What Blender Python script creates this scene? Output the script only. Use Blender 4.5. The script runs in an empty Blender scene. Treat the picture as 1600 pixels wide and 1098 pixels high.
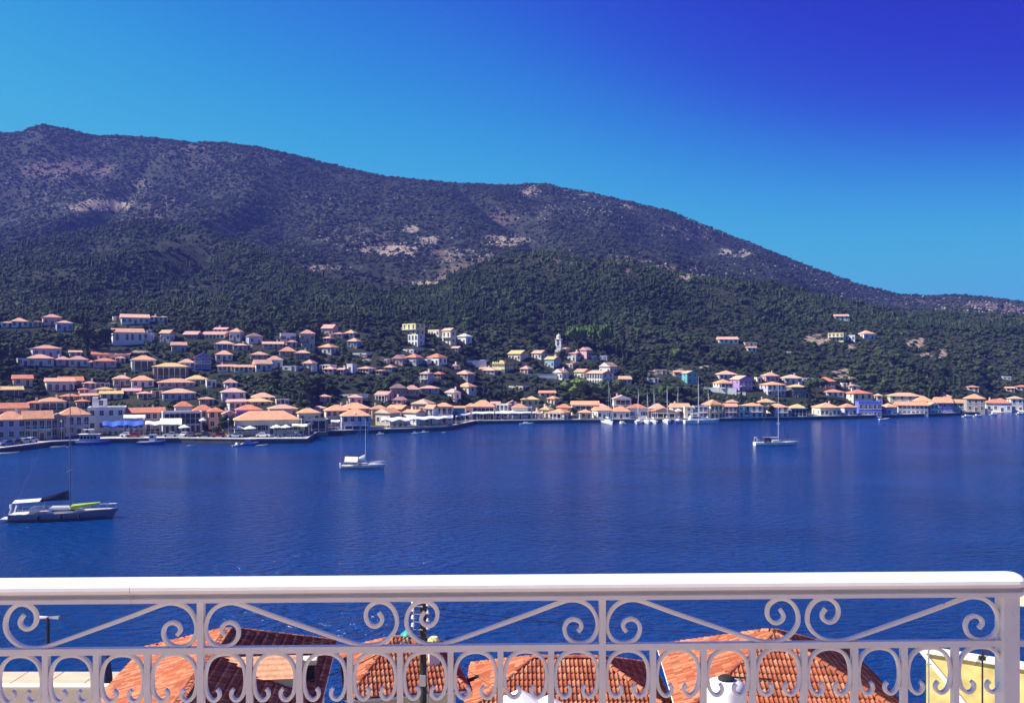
import bpy, bmesh, math, random
from mathutils import Vector, Matrix, noise

# ------------------------------------------------------------ camera, sky, sun, exposure
F = 1385.0            # focal length in photograph pixels (1600 wide)
HOR = 572.0           # photograph row of the sea horizon
H = 22.0              # eye height above the sea
scene = bpy.context.scene
col = scene.collection
cam_d = bpy.data.cameras.new('camera'); cam = bpy.data.objects.new('camera', cam_d); col.objects.link(cam)
cam.location = (0, 0, H); cam.rotation_euler = (math.radians(90), 0, 0)
cam_d.sensor_width = 36; cam_d.lens = 36 * F / 1600.0; cam_d.shift_y = (HOR - 549.0) / 1600.0
cam_d.clip_start = 0.05; cam_d.clip_end = 9000
scene.camera = cam
scene.view_settings.view_transform = 'Standard'; scene.view_settings.look = 'None'
scene.view_settings.exposure = 0.95; scene.view_settings.gamma = 1.0

SUN_EL = math.radians(44)
SUN_DIR = Vector((-1.0, -0.07, 0)).normalized() * math.cos(SUN_EL) + Vector((0, 0, math.sin(SUN_EL)))
world = bpy.data.worlds.new('World'); scene.world = world; world.use_nodes = True
wn = world.node_tree; wn.nodes.clear()
w_out = wn.nodes.new('ShaderNodeOutputWorld'); w_bg = wn.nodes.new('ShaderNodeBackground')
sky = wn.nodes.new('ShaderNodeTexSky'); sky.sky_type = 'NISHITA'; sky.sun_disc = False
sky.sun_elevation = SUN_EL; sky.sun_rotation = math.atan2(SUN_DIR.x, SUN_DIR.y)
sky.altitude = 0; sky.air_density = 1.0; sky.dust_density = 0.0; sky.ozone_density = 3.0
bw = wn.nodes.new('ShaderNodeRGBToBW')
mr = wn.nodes.new('ShaderNodeMapRange'); mr.inputs['From Min'].default_value = 0.6; mr.inputs['From Max'].default_value = 5.0
ramp = wn.nodes.new('ShaderNodeValToRGB')
cr = ramp.color_ramp; cr.interpolation = 'B_SPLINE'
SKY = [(.7, (.007, .008, .48)), (1.4, (.008, .02, .58)), (1.9, (.008, .075, .68)), (2.3, (.009, .21, .74)), (2.8, (.018, .38, .76)), (3.4, (.042, .51, .75)), (4.2, (.075, .54, .76)), (5.0, (.10, .50, .80))]
SKY = [((l - .6) / 4.4, c) for l, c in SKY]
while len(cr.elements) < len(SKY): cr.elements.new(0.5)
for e, (p, c) in zip(cr.elements, SKY): e.position = p; e.color = (*c, 1)
wn.links.new(sky.outputs[0], bw.inputs[0]); 
# the sky deepens steadily away from the sun side
w_tc = wn.nodes.new('ShaderNodeTexCoord'); w_sx = wn.nodes.new('ShaderNodeSeparateXYZ'); w_mx = wn.nodes.new('ShaderNodeMath'); w_mx.operation = 'SMOOTH_MAX'; w_mx.inputs[1].default_value = 0.0; w_mx.inputs[2].default_value = .25
w_ml = wn.nodes.new('ShaderNodeMath'); w_ml.operation = 'MULTIPLY_ADD'; w_ml.inputs[1].default_value = -2.4
wn.links.new(w_tc.outputs['Generated'], w_sx.inputs[0]); wn.links.new(w_sx.outputs[0], w_mx.inputs[0]); wn.links.new(w_mx.outputs[0], w_ml.inputs[0]); wn.links.new(bw.outputs[0], w_ml.inputs[2]); wn.links.new(w_ml.outputs[0], mr.inputs['Value'])
wn.links.new(mr.outputs[0], ramp.inputs[0]); wn.links.new(ramp.outputs[0], w_bg.inputs['Color'])
w_bg.inputs['Strength'].default_value = 0.47
wn.links.new(w_bg.outputs[0], w_out.inputs[0])
sun_d = bpy.data.lights.new('sun', 'SUN'); sun_d.energy = 5.0; sun_d.angle = math.radians(0.53); sun_d.color = (1.0, 0.93, 0.82)
sun = bpy.data.objects.new('sun', sun_d); col.objects.link(sun)
sun.rotation_euler = SUN_DIR.to_track_quat('Z', 'Y').to_euler()
scene.cycles.volume_bounces = 0; scene.cycles.max_bounces = 6; scene.cycles.transparent_max_bounces = 6
scene.cycles.use_denoising = True

rng = random.Random(7)

# ------------------------------------------------------------ helpers
def P(px, row, Y):
    return Vector(((px - 800) / F * Y, Y, H + (HOR - row) / F * Y))
def lerp(a, b, t): return a + (b - a) * t
def interp(tab, x):
    if x <= tab[0][0]: return tab[0][1]
    for (x0, y0), (x1, y1) in zip(tab, tab[1:]):
        if x <= x1: return y0 + (y1 - y0) * (x - x0) / (x1 - x0)
    return tab[-1][1]

def node_mat(name):
    m = bpy.data.materials.new(name); m.use_nodes = True
    nt = m.node_tree; b = nt.nodes['Principled BSDF']
    return m, nt, b
def plain(name, rgb, rough=0.6, var=0.12, scale=3.0, metal=0.0, spec=0.35, bump=0.0, objrand=0.0, coat=0.0):
    """colour with soft mottled wear, optional relief and per-object shift"""
    m, nt, b = node_mat(name); N = nt.nodes.new; L = nt.links.new
    tc = N('ShaderNodeTexCoord'); nz = N('ShaderNodeTexNoise'); nz.inputs['Scale'].default_value = scale; nz.inputs['Detail'].default_value = 5
    L(tc.outputs['Object'], nz.inputs['Vector'])
    rp = N('ShaderNodeValToRGB'); e = rp.color_ramp.elements
    e[0].position = 0.3; e[1].position = 0.7
    e[0].color = (*[max(0, c * (1 - var)) for c in rgb], 1); e[1].color = (*[min(1, c * (1 + var)) for c in rgb], 1)
    L(nz.outputs['Fac'], rp.inputs[0]); src = rp.outputs[0]
    if objrand:
        oi = N('ShaderNodeObjectInfo'); hv = N('ShaderNodeHueSaturation'); mp = N('ShaderNodeMapRange')
        mp.inputs['To Min'].default_value = 1 - objrand; mp.inputs['To Max'].default_value = 1 + objrand
        L(oi.outputs['Random'], mp.inputs['Value']); L(mp.outputs[0], hv.inputs['Value']); L(src, hv.inputs['Color']); src = hv.outputs[0]
    L(src, b.inputs['Base Color'])
    b.inputs['Roughness'].default_value = rough; b.inputs['Metallic'].default_value = metal
    b.inputs['Specular IOR Level'].default_value = spec
    if coat: b.inputs['Coat Weight'].default_value = coat
    if bump:
        bp = N('ShaderNodeBump'); bp.inputs['Strength'].default_value = bump; bp.inputs['Distance'].default_value = 0.02
        L(nz.outputs['Fac'], bp.inputs['Height']); L(bp.outputs[0], b.inputs['Normal'])
    return m

class MB:
    """collects verts / faces, then links ONE mesh object"""
    def __init__(s): s.v = []; s.f = []; s.m = []
    def poly(s, pts, mi=0):
        i = len(s.v); s.v += [tuple(p) for p in pts]; s.f.append(tuple(range(i, i + len(pts)))); s.m.append(mi)
    def box(s, a, b, mi=0, M=None):
        x0, y0, z0 = a; x1, y1, z1 = b; i = len(s.v)
        c = [(x0,y0,z0),(x1,y0,z0),(x1,y1,z0),(x0,y1,z0),(x0,y0,z1),(x1,y0,z1),(x1,y1,z1),(x0,y1,z1)]
        if M is not None: c = [tuple(M @ Vector(p)) for p in c]
        s.v += c
        for q in ((0,3,2,1),(4,5,6,7),(0,1,5,4),(1,2,6,5),(2,3,7,6),(3,0,4,7)):
            s.f.append(tuple(i + k for k in q)); s.m.append(mi)
    def loft(s, rings, mi=0, closed=True, cap=True):
        n = len(rings[0]); i0 = len(s.v)
        for r in rings: s.v += [tuple(p) for p in r]
        for k in range(len(rings) - 1):
            for j in range(n if closed else n - 1):
                a = i0 + k * n + j; b = i0 + k * n + (j + 1) % n
                s.f.append((a, b, b + n, a + n)); s.m.append(mi)
        if cap and closed:
            s.f.append(tuple(i0 + j for j in reversed(range(n)))); s.m.append(mi)
            e = i0 + (len(rings) - 1) * n
            s.f.append(tuple(e + j for j in range(n))); s.m.append(mi)
    def tube(s, pts, rad, n=6, mi=0):
        pts = [Vector(p) for p in pts]; rings = []
        if not hasattr(rad, '__len__'): rad = [rad] * len(pts)
        for k, p in enumerate(pts):
            d = (pts[min(k + 1, len(pts) - 1)] - pts[max(k - 1, 0)]).normalized()
            u = d.cross(Vector((0, 0, 1)) if abs(d.z) < 0.9 else Vector((1, 0, 0))).normalized(); w = d.cross(u)
            rings.append([p + (u * math.cos(2*math.pi*j/n) + w * math.sin(2*math.pi*j/n)) * rad[k] for j in range(n)])
        s.loft(rings, mi)
    def lathe(s, prof, n=12, mi=0, c=(0, 0, 0)):
        s.loft([[(c[0] + r*math.cos(2*math.pi*j/n), c[1] + r*math.sin(2*math.pi*j/n), c[2] + z) for j in range(n)] for r, z in prof], mi)
    def mesh(s, name, mats, smooth=False):
        me = bpy.data.meshes.new(name); me.from_pydata(s.v, [], s.f)
        for m in mats: me.materials.append(m)
        if len(mats) > 1: me.polygons.foreach_set('material_index', s.m)
        if smooth: me.polygons.foreach_set('use_smooth', [True] * len(s.f))
        me.update(); return me
    def build(s, name, mats, parent=None, smooth=False, loc=None, fix=True):
        if not isinstance(mats, (list, tuple)): mats = [mats]
        me = s.mesh(name, mats, smooth)
        if fix:
            bm = bmesh.new(); bm.from_mesh(me); bmesh.ops.recalc_face_normals(bm, faces=bm.faces); bm.to_mesh(me); bm.free()
        return link(name, me, parent, loc)
def link(name, me, parent=None, loc=None, rz=0.0, scale=None):
    o = bpy.data.objects.new(name, me); col.objects.link(o)
    if parent is not None: o.parent = parent
    if loc is not None: o.location = loc
    if rz: o.rotation_euler = (0, 0, rz)
    if scale is not None: o.scale = scale
    return o
def tag(o, label, cat, group=None, kind=None):
    o['label'] = label; o['category'] = cat
    if group: o['group'] = group
    if kind: o['kind'] = kind
    return o
def thing(name, label, cat, loc=(0, 0, 0), rz=0.0, group=None):
    o = bpy.data.objects.new(name, None); col.objects.link(o); o.empty_display_size = 0.2
    o.location = loc; o.rotation_euler = (0, 0, rz)
    return tag(o, label, cat, group)
def struct(o): o['kind'] = 'structure'; return o
def copy_tree(o, parent=None):
    c = o.copy(); col.objects.link(c); c.parent = parent
    for ch in list(o.children):
        copy_tree(ch, c)
    return c

# ------------------------------------------------------------ terrain model
SHORE = [(-700, 860), (-400, 775), (-200, 735), (0, 708), (80, 697), (170, 692), (280, 691), (395, 692.5), (480, 692), (497, 680), (560, 677.5), (640, 675), (700, 672),
         (718, 668), (742, 662.5), (850, 661), (950, 660), (1130, 658), (1260, 655.5), (1400, 652), (1480, 649.5), (1533, 647.5), (1546, 644), (1700, 641), (2300, 648)]
SHORE_S = [(-700, 790), (-200, 730), (0, 703), (300, 690), (500, 682), (700, 670), (900, 661), (1200, 656.5), (1500, 649), (1700, 642), (2300, 648)]
ROWT = [(-600, 500), (0, 494), (300, 492), (600, 494), (800, 500), (1000, 503), (1300, 508), (1600, 515), (2200, 520)]
ROWF = [(-700, 440), (-200, 410), (0, 396), (80, 366), (150, 345), (270, 342), (340, 360), (420, 400), (500, 428), (600, 452), (690, 440), (750, 404), (850, 396),
        (950, 410), (1100, 440), (1200, 441), (1300, 463), (1400, 483), (1500, 493), (1600, 500), (1800, 512), (2300, 530)]
ROWR = [(-800, 300), (-400, 235), (-100, 212), (0, 209), (35, 207), (46, 200), (70, 197), (100, 202), (150, 214), (200, 213), (260, 218), (300, 227), (350, 225), (400, 231),
        (450, 241), (500, 253), (600, 276), (700, 286), (800, 290), (850, 287), (880, 295), (950, 307), (1050, 331), (1150, 371), (1250, 411), (1350, 447), (1400, 459),
        (1450, 462), (1500, 461), (1560, 466), (1600, 473), (1800, 500), (2300, 545)]
SEAK = H * F
def shoreY(px): return SEAK / (interp(SHORE, px) - HOR)
_keys = {}
def keys(px):
    k = round(px * 2)
    if k in _keys: return _keys[k]
    d0 = shoreY(px); ds = SEAK / (interp(SHORE_S, px) - HOR)
    zr = lambda row, Y: H + (HOR - row) / F * Y
    y1 = max(ds + 160, d0 + 130); z1 = zr(interp(ROWT, px), y1)
    rf = interp(ROWF, px); tf = (HOR - rf) / F
    yf = max(128 / (0.33 - min(tf, 0.19)), y1 + 90); zf = zr(rf, yf)
    y3 = yf + 110; z3 = zr(rf + 10, y3)
    yr = max(1230, y3 + 330) + 60 * noise.noise((px * 0.004, 3.3, 0)); zr_ = zr(interp(ROWR, px), yr)
    ks = [(d0, 1.25), (d0 + 22, 1.9), (d0 + 22 + (y1 - d0 - 22) * 0.5, 1.9 + (z1 - 1.9) * 0.46), (y1, z1), (yf - 30, zf - 6), (yf, zf), (yf + 45, zf - 4), (y3, z3),
          (lerp(y3, yr, 0.5), lerp(z3, zr_, 0.42)), (yr - 40, zr_ - 10), (yr, zr_), (yr + 80, zr_ - 6), (yr + 500, zr_ * 0.5)]
    _keys[k] = ks; return ks
def terr(px, Y, rough=True):
    ks = keys(px)
    if Y <= ks[0][0]: return 1.25
    z = interp(ks, Y)
    s = Y - ks[0][0]
    if rough and s > 26:
        X = (px - 800) / F * Y
        a = min(1, (s - 26) / 60)
        z += a * 0.8 * noise.noise((X * 0.05, Y * 0.05, 1))
        b = max(0, min(1, (s - 150) / 200))
        env = min(1, abs(Y - ks[10][0]) / 120) * min(1, 0.35 + abs(Y - ks[5][0]) / 60)
        if b:
            g = abs(noise.noise((X * .0105 + .4 * noise.noise((X * .004, Y * .004, 8)), Y * .0024, 2.5)))
            z -= 20 * b * min(1, abs(Y - ks[10][0]) / 200) * min(1, .2 + abs(Y - ks[5][0]) / 120) * max(0, .30 - g) / .30
            z += b * env * (16 * noise.noise((X * 0.006, Y * 0.005, 5)) + 5 * noise.noise((X * 0.02, Y * 0.016, 9)))
    return z
def zxy(X, Y): return terr(800 + F * X / Y, Y)
def depth_at(px, row, ymin=None):
    """distance where the sight line through (px, row) meets the ground"""
    Y = max(shoreY(px) + 1.0, ymin or 0); yr = keys(px)[10][0]
    while Y < yr:
        if HOR - (terr(px, Y) - H) / Y * F <= row: return Y
        Y += 1.0
    return yr

# rock / soil patches of the slopes: (px, row, half width, half height, rockiness, kind)
PATCH = [(100, 265, 62, 17, 0.9, 'b'), (70, 300, 70, 22, 0.35, 'b'), (165, 320, 40.8, 8.4, 1.0, 's'), (215, 292, 25.5, 15.4, 0.5, 's'), (130, 325, 25.5, 5.6, 0.8, 's'), (560, 375, 60, 22, 0.45, 'b'), (610, 392, 47.6, 7.0, 1.0, 's'), (642, 358, 11.9, 4.9, 1.2, 's'), (672, 378, 18.7, 8.4, 0.8, 's'), (700, 400, 60, 11, 0.75, 'b'), (790, 376, 34.0, 9.8, 0.75, 's'), (806, 375, 10.2, 8.4, 1.0, 's'), (500, 418, 51.0, 5.6, 0.5, 's'), (860, 400, 60, 8, 0.35, 'b'), (940, 410, 90, 12, 0.6, 'b'), (1030, 425, 70, 11, 0.55, 'b'), (1080, 433, 34.0, 4.2, 0.8, 's'), (830, 298, 13.6, 11.2, 0.7, 's'), (930, 305, 51.0, 9.8, 0.4, 's'), (1000, 322, 34.0, 7.0, 0.5, 's'), (1080, 360, 50, 14, 0.5, 'b'), (1150, 395, 29.8, 5.6, 0.8, 's'), (900, 335, 93.5, 15.4, 0.28, 's'), (1250, 420, 60, 14, 0.3, 'b'), (1340, 445, 60, 10, 0.35, 'b'), (1450, 470, 90, 9, 0.5, 'b'), (1560, 483, 70, 14, 0.8, 'b'), (665, 443, 17.0, 4.2, 0.9, 's'), (765, 398, 6.8, 9.8, 0.7, 's'), (630, 452, 6.0, 2.1, 1.0, 's'), (1275, 530, 17.3, 8.1, 1.0, 's'), (1332, 542, 8.6, 3.7, 1.2, 's'), (1240, 552, 11.5, 4.3, 0.8, 's'), (1435, 535, 14.4, 7.4, 1.0, 's'), (1460, 553, 28.8, 7.4, 0.75, 's'), (1405, 528, 15.8, 3.7, 0.5, 's'), (1318, 585, 18.7, 8.7, 1.1, 's'), (1450, 588, 8.6, 3.1, 0.6, 's'), (1190, 528, 17.3, 5.0, 0.5, 's'), (1025, 582, 15.8, 5.0, 0.9, 's'), (1057, 581, 10.1, 5.0, 0.9, 's'), (1097, 575, 7.2, 5.0, 0.9, 's'), (218, 551, 9.4, 3.7, 1.2, 's'), (245, 556, 7.2, 2.5, 1.0, 's'), (90, 527, 6.5, 3.1, 1.0, 's'), (172, 507, 4.3, 3.7, 1.0, 's'), (615, 546, 6.5, 5.6, 1.1, 's'), (595, 562, 8.6, 3.7, 0.9, 's'), (629, 595, 5.0, 3.1, 1.2, 's'), (540, 612, 11.5, 3.1, 1.1, 's'), (574, 563, 8.6, 3.1, 0.9, 's'), (470, 626, 11.5, 2.2, 1.0, 's'), (895, 567, 7.2, 5.0, 0.9, 's'), (806, 606, 13.0, 2.5, 1.0, 's'), (945, 610, 4.3, 4.3, 1.0, 's'), (675, 545, 8.6, 6.2, 0.8, 's'), (700, 540, 13.0, 7.4, 0.5, 's'), (910, 590, 43.2, 3.1, 0.2, 's'), (395, 540, 5.8, 2.5, 0.8, 's'), (900, 622, 13.0, 6.2, 0.6, 'b')]
def rockiness(px, row):
    b = s = 0.0
    for (x, r, w, h, a, k) in PATCH:
        q = ((px - x) / w) ** 2 + ((row - r) / h) ** 2
        if q < 2.2:
            v = a * (1.12 if r < 450 else 1.0) * max(0, 1 - q / 2.2) ** 0.8 * (.75 + .9 * noise.noise((px * .09, row * .22, 4.4)))
            if k == 's': s = max(s, v)
            else: b = max(b, v)
    return b, s

def ground_mat():
    m, nt, b = node_mat('hillside_ground'); N = nt.nodes.new; L = nt.links.new
    tc = N('ShaderNodeTexCoord')
    n1 = N('ShaderNodeTexNoise'); n1.inputs['Scale'].default_value = 0.09; n1.inputs['Detail'].default_value = 9; n1.inputs['Roughness'].default_value = 0.68
    n2 = N('ShaderNodeTexNoise'); n2.inputs['Scale'].default_value = 0.5; n2.inputs['Detail'].default_value = 6
    L(tc.outputs['Object'], n1.inputs['Vector']); L(tc.outputs['Object'], n2.inputs['Vector'])
    r1 = N('ShaderNodeValToRGB'); e = r1.color_ramp.elements; e[0].position = .38; e[1].position = .66
    e[0].color = (.016, .024, .014, 1); e[1].color = (.045, .046, .032, 1)
    L(n1.outputs['Fac'], r1.inputs[0])
    def mixat(src, attr, c0, c1, thr):
        at = N('ShaderNodeAttribute'); at.attribute_name = attr
        cr_ = N('ShaderNodeValToRGB'); q = cr_.color_ramp.elements; q[0].position = .35; q[1].position = .65; q[0].color = (*c0, 1); q[1].color = (*c1, 1)
        L(n2.outputs['Fac'], cr_.inputs[0])
        ad = N('ShaderNodeMath'); ad.operation = 'ADD'; L(at.outputs['Fac'], ad.inputs[0]); L(n2.outputs['Fac'], ad.inputs[1])
        mp = N('ShaderNodeMapRange'); mp.inputs['From Min'].default_value = thr; mp.inputs['From Max'].default_value = thr + .25; L(ad.outputs[0], mp.inputs['Value'])
        mx = N('ShaderNodeMix'); mx.data_type = 'RGBA'; L(mp.outputs[0], mx.inputs['Factor']); L(src, mx.inputs[6]); L(cr_.outputs[0], mx.inputs[7])
        return mx.outputs[2]
    c = mixat(r1.outputs[0], 'scree', (.075, .055, .05), (.15, .11, .09), .80)
    c = mixat(c, 'soil', (.22, .165, .115), (.40, .315, .23), .86)
    L(c, b.inputs['Base Color']); b.inputs['Roughness'].default_value = .95; b.inputs['Specular IOR Level'].default_value = .1
    bp = N('ShaderNodeBump'); bp.inputs['Strength'].default_value = .8; bp.inputs['Distance'].default_value = 1.2
    L(n1.outputs['Fac'], bp.inputs['Height']); L(bp.outputs[0], b.inputs['Normal'])
    return m

def build_hillside():
    cols_ = [-640 + 12 * i for i in range(236)]
    ts = [0, .01, .02, .03, .05, .07, .09, .11, .13, .15, .17, .19, .21, .23, .25]
    rows_n = 150
    V = []; Fc = []; S = []; B = []
    for px in cols_:
        ks = keys(px); d0 = ks[0][0]; yr = ks[10][0]
        for j in range(rows_n):
            if j < 60: Y = d0 + 5 + 200 * (j / 60.0)
            elif j < 128: Y = d0 + 205 + (yr - d0 - 205) * ((j - 59) / 69.0)
            else: Y = yr + 500 * ((j - 127) / 22.0)
            z = terr(px, Y); V.append(((px - 800) / F * Y, Y, z))
            row = HOR - (z - H) / Y * F
            b, s = rockiness(px, row) if Y < yr else (0, 0)
            if Y > ks[6][0] and Y < yr: b = max(b, -.12 + .75 * noise.noise((V[-1][0] * .009, Y * .009, 6)) + .35 * noise.noise((V[-1][0] * .03, Y * .03, 1)))
            S.append(s); B.append(b)
    n = rows_n
    for i in range(len(cols_) - 1):
        for j in range(n - 1):
            a = i * n + j; Fc.append((a, a + n, a + n + 1, a + 1))
    me = bpy.data.meshes.new('hillside'); me.from_pydata(V, [], Fc); me.polygons.foreach_set('use_smooth', [True] * len(Fc))
    for nm, dat in (('soil', S), ('scree', B)):
        at = me.attributes.new(nm, 'FLOAT', 'POINT'); at.data.foreach_set('value', dat)
    me.materials.append(ground_mat()); me.update()
    return struct(link('hillside', me))
build_hillside()

# ------------------------------------------------------------ water
def water_mat():
    m, nt, b = node_mat('sea_water'); N = nt.nodes.new; L = nt.links.new
    tc = N('ShaderNodeTexCoord'); mp = N('ShaderNodeMapping'); mp.inputs['Scale'].default_value = (0.8, 1.3, 1); mp.inputs['Rotation'].default_value = (0, 0, .35)
    L(tc.outputs['Object'], mp.inputs['Vector'])
    a = N('ShaderNodeTexNoise'); a.inputs['Scale'].default_value = .85; a.inputs['Detail'].default_value = 3.5; a.inputs['Roughness'].default_value = .55
    c = N('ShaderNodeTexNoise'); c.inputs['Scale'].default_value = .03; c.inputs['Detail'].default_value = 4
    L(mp.outputs[0], a.inputs['Vector']); L(mp.outputs[0], c.inputs['Vector'])
    mr_ = N('ShaderNodeMapRange'); mr_.inputs['From Min'].default_value = .35; mr_.inputs['From Max'].default_value = .65; mr_.inputs['To Min'].default_value = .45; mr_.inputs['To Max'].default_value = 1.0
    L(c.outputs['Fac'], mr_.inputs['Value'])
    bp = N('ShaderNodeBump'); bp.inputs['Distance'].default_value = 1.1
    L(mr_.outputs[0], bp.inputs['Strength']); L(a.outputs['Fac'], bp.inputs['Height']); L(bp.outputs[0], b.inputs['Normal'])
    rp = N('ShaderNodeValToRGB'); e = rp.color_ramp.elements; e[0].position = .3; e[1].position = .7
    e[0].color = (.001, .024, .115, 1); e[1].color = (.002, .044, .20, 1)
    L(c.outputs['Fac'], rp.inputs[0]); L(rp.outputs[0], b.inputs['Base Color'])
    b.inputs['Roughness'].default_value = .16; b.inputs['IOR'].default_value = 1.33; b.inputs['Specular IOR Level'].default_value = .32
    return m
w = MB(); w.poly([(-900, -200, 0), (900, -200, 0), (900, 520, 0), (-900, 520, 0)])
struct(w.build('water', water_mat()))

# ------------------------------------------------------------ shared materials
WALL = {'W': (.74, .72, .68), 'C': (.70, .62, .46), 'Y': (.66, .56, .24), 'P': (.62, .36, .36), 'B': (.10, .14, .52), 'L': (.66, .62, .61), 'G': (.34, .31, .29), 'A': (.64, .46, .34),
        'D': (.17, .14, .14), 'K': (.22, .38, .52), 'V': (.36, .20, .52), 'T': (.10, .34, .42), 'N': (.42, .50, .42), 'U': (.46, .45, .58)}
ROOF = {'o': (.68, .34, .19), 's': (.64, .37, .26), 'r': (.58, .22, .13), 'y': (.62, .42, .20), 'p': (.62, .35, .29), 'g': (.24, .17, .15), 'w': (.72, .69, .64)}
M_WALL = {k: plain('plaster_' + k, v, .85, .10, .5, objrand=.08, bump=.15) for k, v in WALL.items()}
def roof_mat(k, rgb):
    m, nt, b = node_mat('clay_roof_' + k); N = nt.nodes.new; L = nt.links.new
    tc = N('ShaderNodeTexCoord'); nz = N('ShaderNodeTexNoise'); nz.inputs['Scale'].default_value = .9; nz.inputs['Detail'].default_value = 6
    n2 = N('ShaderNodeTexNoise'); n2.inputs['Scale'].default_value = 6; n2.inputs['Detail'].default_value = 2
    wv = N('ShaderNodeTexWave'); wv.bands_direction = 'Z'; wv.inputs['Scale'].default_value = 2.0; wv.inputs['Distortion'].default_value = .6
    for n in (nz, n2, wv): L(tc.outputs['Object'], n.inputs['Vector'])
    ad = N('ShaderNodeMath'); ad.operation = 'ADD'; L(nz.outputs['Fac'], ad.inputs[0]); L(n2.outputs['Fac'], ad.inputs[1])
    rp = N('ShaderNodeValToRGB'); e = rp.color_ramp.elements; e[0].position = .35; e[1].position = .62
    hf = N('ShaderNodeMath'); hf.operation = 'MULTIPLY'; hf.inputs[1].default_value = .5; L(ad.outputs[0], hf.inputs[0])
    e[0].color = (*[c * .72 for c in rgb], 1); e[1].color = (*[min(1, c * 1.18) for c in rgb], 1)
    L(hf.outputs[0], rp.inputs[0])
    oi = N('ShaderNodeObjectInfo'); hv = N('ShaderNodeHueSaturation'); mp = N('ShaderNodeMapRange'); mp.inputs['To Min'].default_value = .85; mp.inputs['To Max'].default_value = 1.12
    L(oi.outputs['Random'], mp.inputs['Value']); L(mp.outputs[0], hv.inputs['Value']); L(rp.outputs[0], hv.inputs['Color']); L(hv.outputs[0], b.inputs['Base Color'])
    bp = N('ShaderNodeBump'); bp.inputs['Strength'].default_value = .5; bp.inputs['Distance'].default_value = .06
    L(wv.outputs['Fac'], bp.inputs['Height']); L(bp.outputs[0], b.inputs['Normal'])
    b.inputs['Roughness'].default_value = .9; b.inputs['Specular IOR Level'].default_value = .15
    return m
M_ROOF = {k: roof_mat(k, v) for k, v in ROOF.items()}
M_GLASS = plain('window_glass', (.016, .02, .03), .12, .2, 2, spec=.5)
M_WHITE = plain('white_paint', (.78, .77, .75), .5, .05, 4)
M_BSHUT = plain('blue_shutter', (.05, .09, .42), .6, .1, 4)
M_GSHUT = plain('green_shutter', (.05, .13, .09), .6, .1, 4)
M_BROWN = plain('brown_wood', (.14, .07, .04), .7, .2, 4)
M_METAL = plain('grey_metal', (.42, .43, .45), .4, .1, 3, metal=.6)
M_DARK = plain('dark_rubber', (.018, .018, .02), .8, .2, 3)
M_STONE = plain('quay_stone', (.58, .53, .46), .9, .14, .6, bump=.3)
M_QFACE = plain('dark_quay_face', (.10, .085, .075), .7, .3, .5, bump=.3)  # dark stone face below the pale kerb
M_KERB = plain('pale_kerb', (.74, .70, .64), .85, .08, 1.2, bump=.2)
M_ASPH = plain('asphalt', (.07, .068, .066), .95, .2, .8)
M_CANVAS = plain('white_canvas', (.80, .78, .74), .8, .05, 2)
M_BLUEC = plain('blue_canvas', (.03, .10, .44), .8, .1, 2)
M_YELC = plain('cream_canvas', (.74, .70, .48), .8, .06, 2)

# ------------------------------------------------------------ quay along the far shore
def build_quay():
    top = MB(); kerb = MB(); road = MB()
    pxs = [p for p in range(-640, 1533, 8)] + [1533]
    extra = [478, 482, 488, 494, 497, 712, 718, 726, 734, 742]
    pxs = sorted(set(pxs + extra))
    def at(px, off, z):
        Y = shoreY(px) + off; return ((px - 800) / F * Y, Y, z)
    for a, b in zip(pxs, pxs[1:]):
        for A in (kerb,):
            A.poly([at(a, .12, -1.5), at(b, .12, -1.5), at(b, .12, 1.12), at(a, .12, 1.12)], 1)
            A.poly([at(a, 0, 1.12), at(b, 0, 1.12), at(b, 0, 1.42), at(a, 0, 1.42)], 0)
            A.poly([at(a, .12, 1.12), at(b, .12, 1.12), at(b, 0, 1.12), at(a, 0, 1.12)], 0)
            A.poly([at(a, 0, 1.42), at(b, 0, 1.42), at(b, 1.5, 1.42), at(a, 1.5, 1.42)])
            A.poly([at(a, 1.5, 1.42), at(b, 1.5, 1.42), at(b, 1.5, 1.2), at(a, 1.5, 1.2)])
        top.poly([at(a, 1.5, 1.32), at(b, 1.5, 1.32), at(b, 6, 1.40), at(a, 6, 1.40)])
        top.poly([at(a, 6, 1.40), at(b, 6, 1.40), at(b, 6, 0.9), at(a, 6, 0.9)])
        road.poly([at(a, 5.4, 1.46), at(b, 5.4, 1.46), at(b, 12, 1.74), at(a, 12, 1.74)])
    k = struct(kerb.build('quay', [M_KERB, M_QFACE])); struct(top.build('pavement', M_STONE)); struct(road.build('road', M_ASPH))
    # natural shore beyond the quay
    rk = MB()
    for a in range(1533, 2000, 8):
        rk.poly([at(a, -2.5, -.6), at(a + 8, -2.5, -.6), at(a + 8, 6, 1.45), at(a, 6, 1.45)])
    struct(rk.build('shore', M_STONE))
build_quay()
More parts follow.
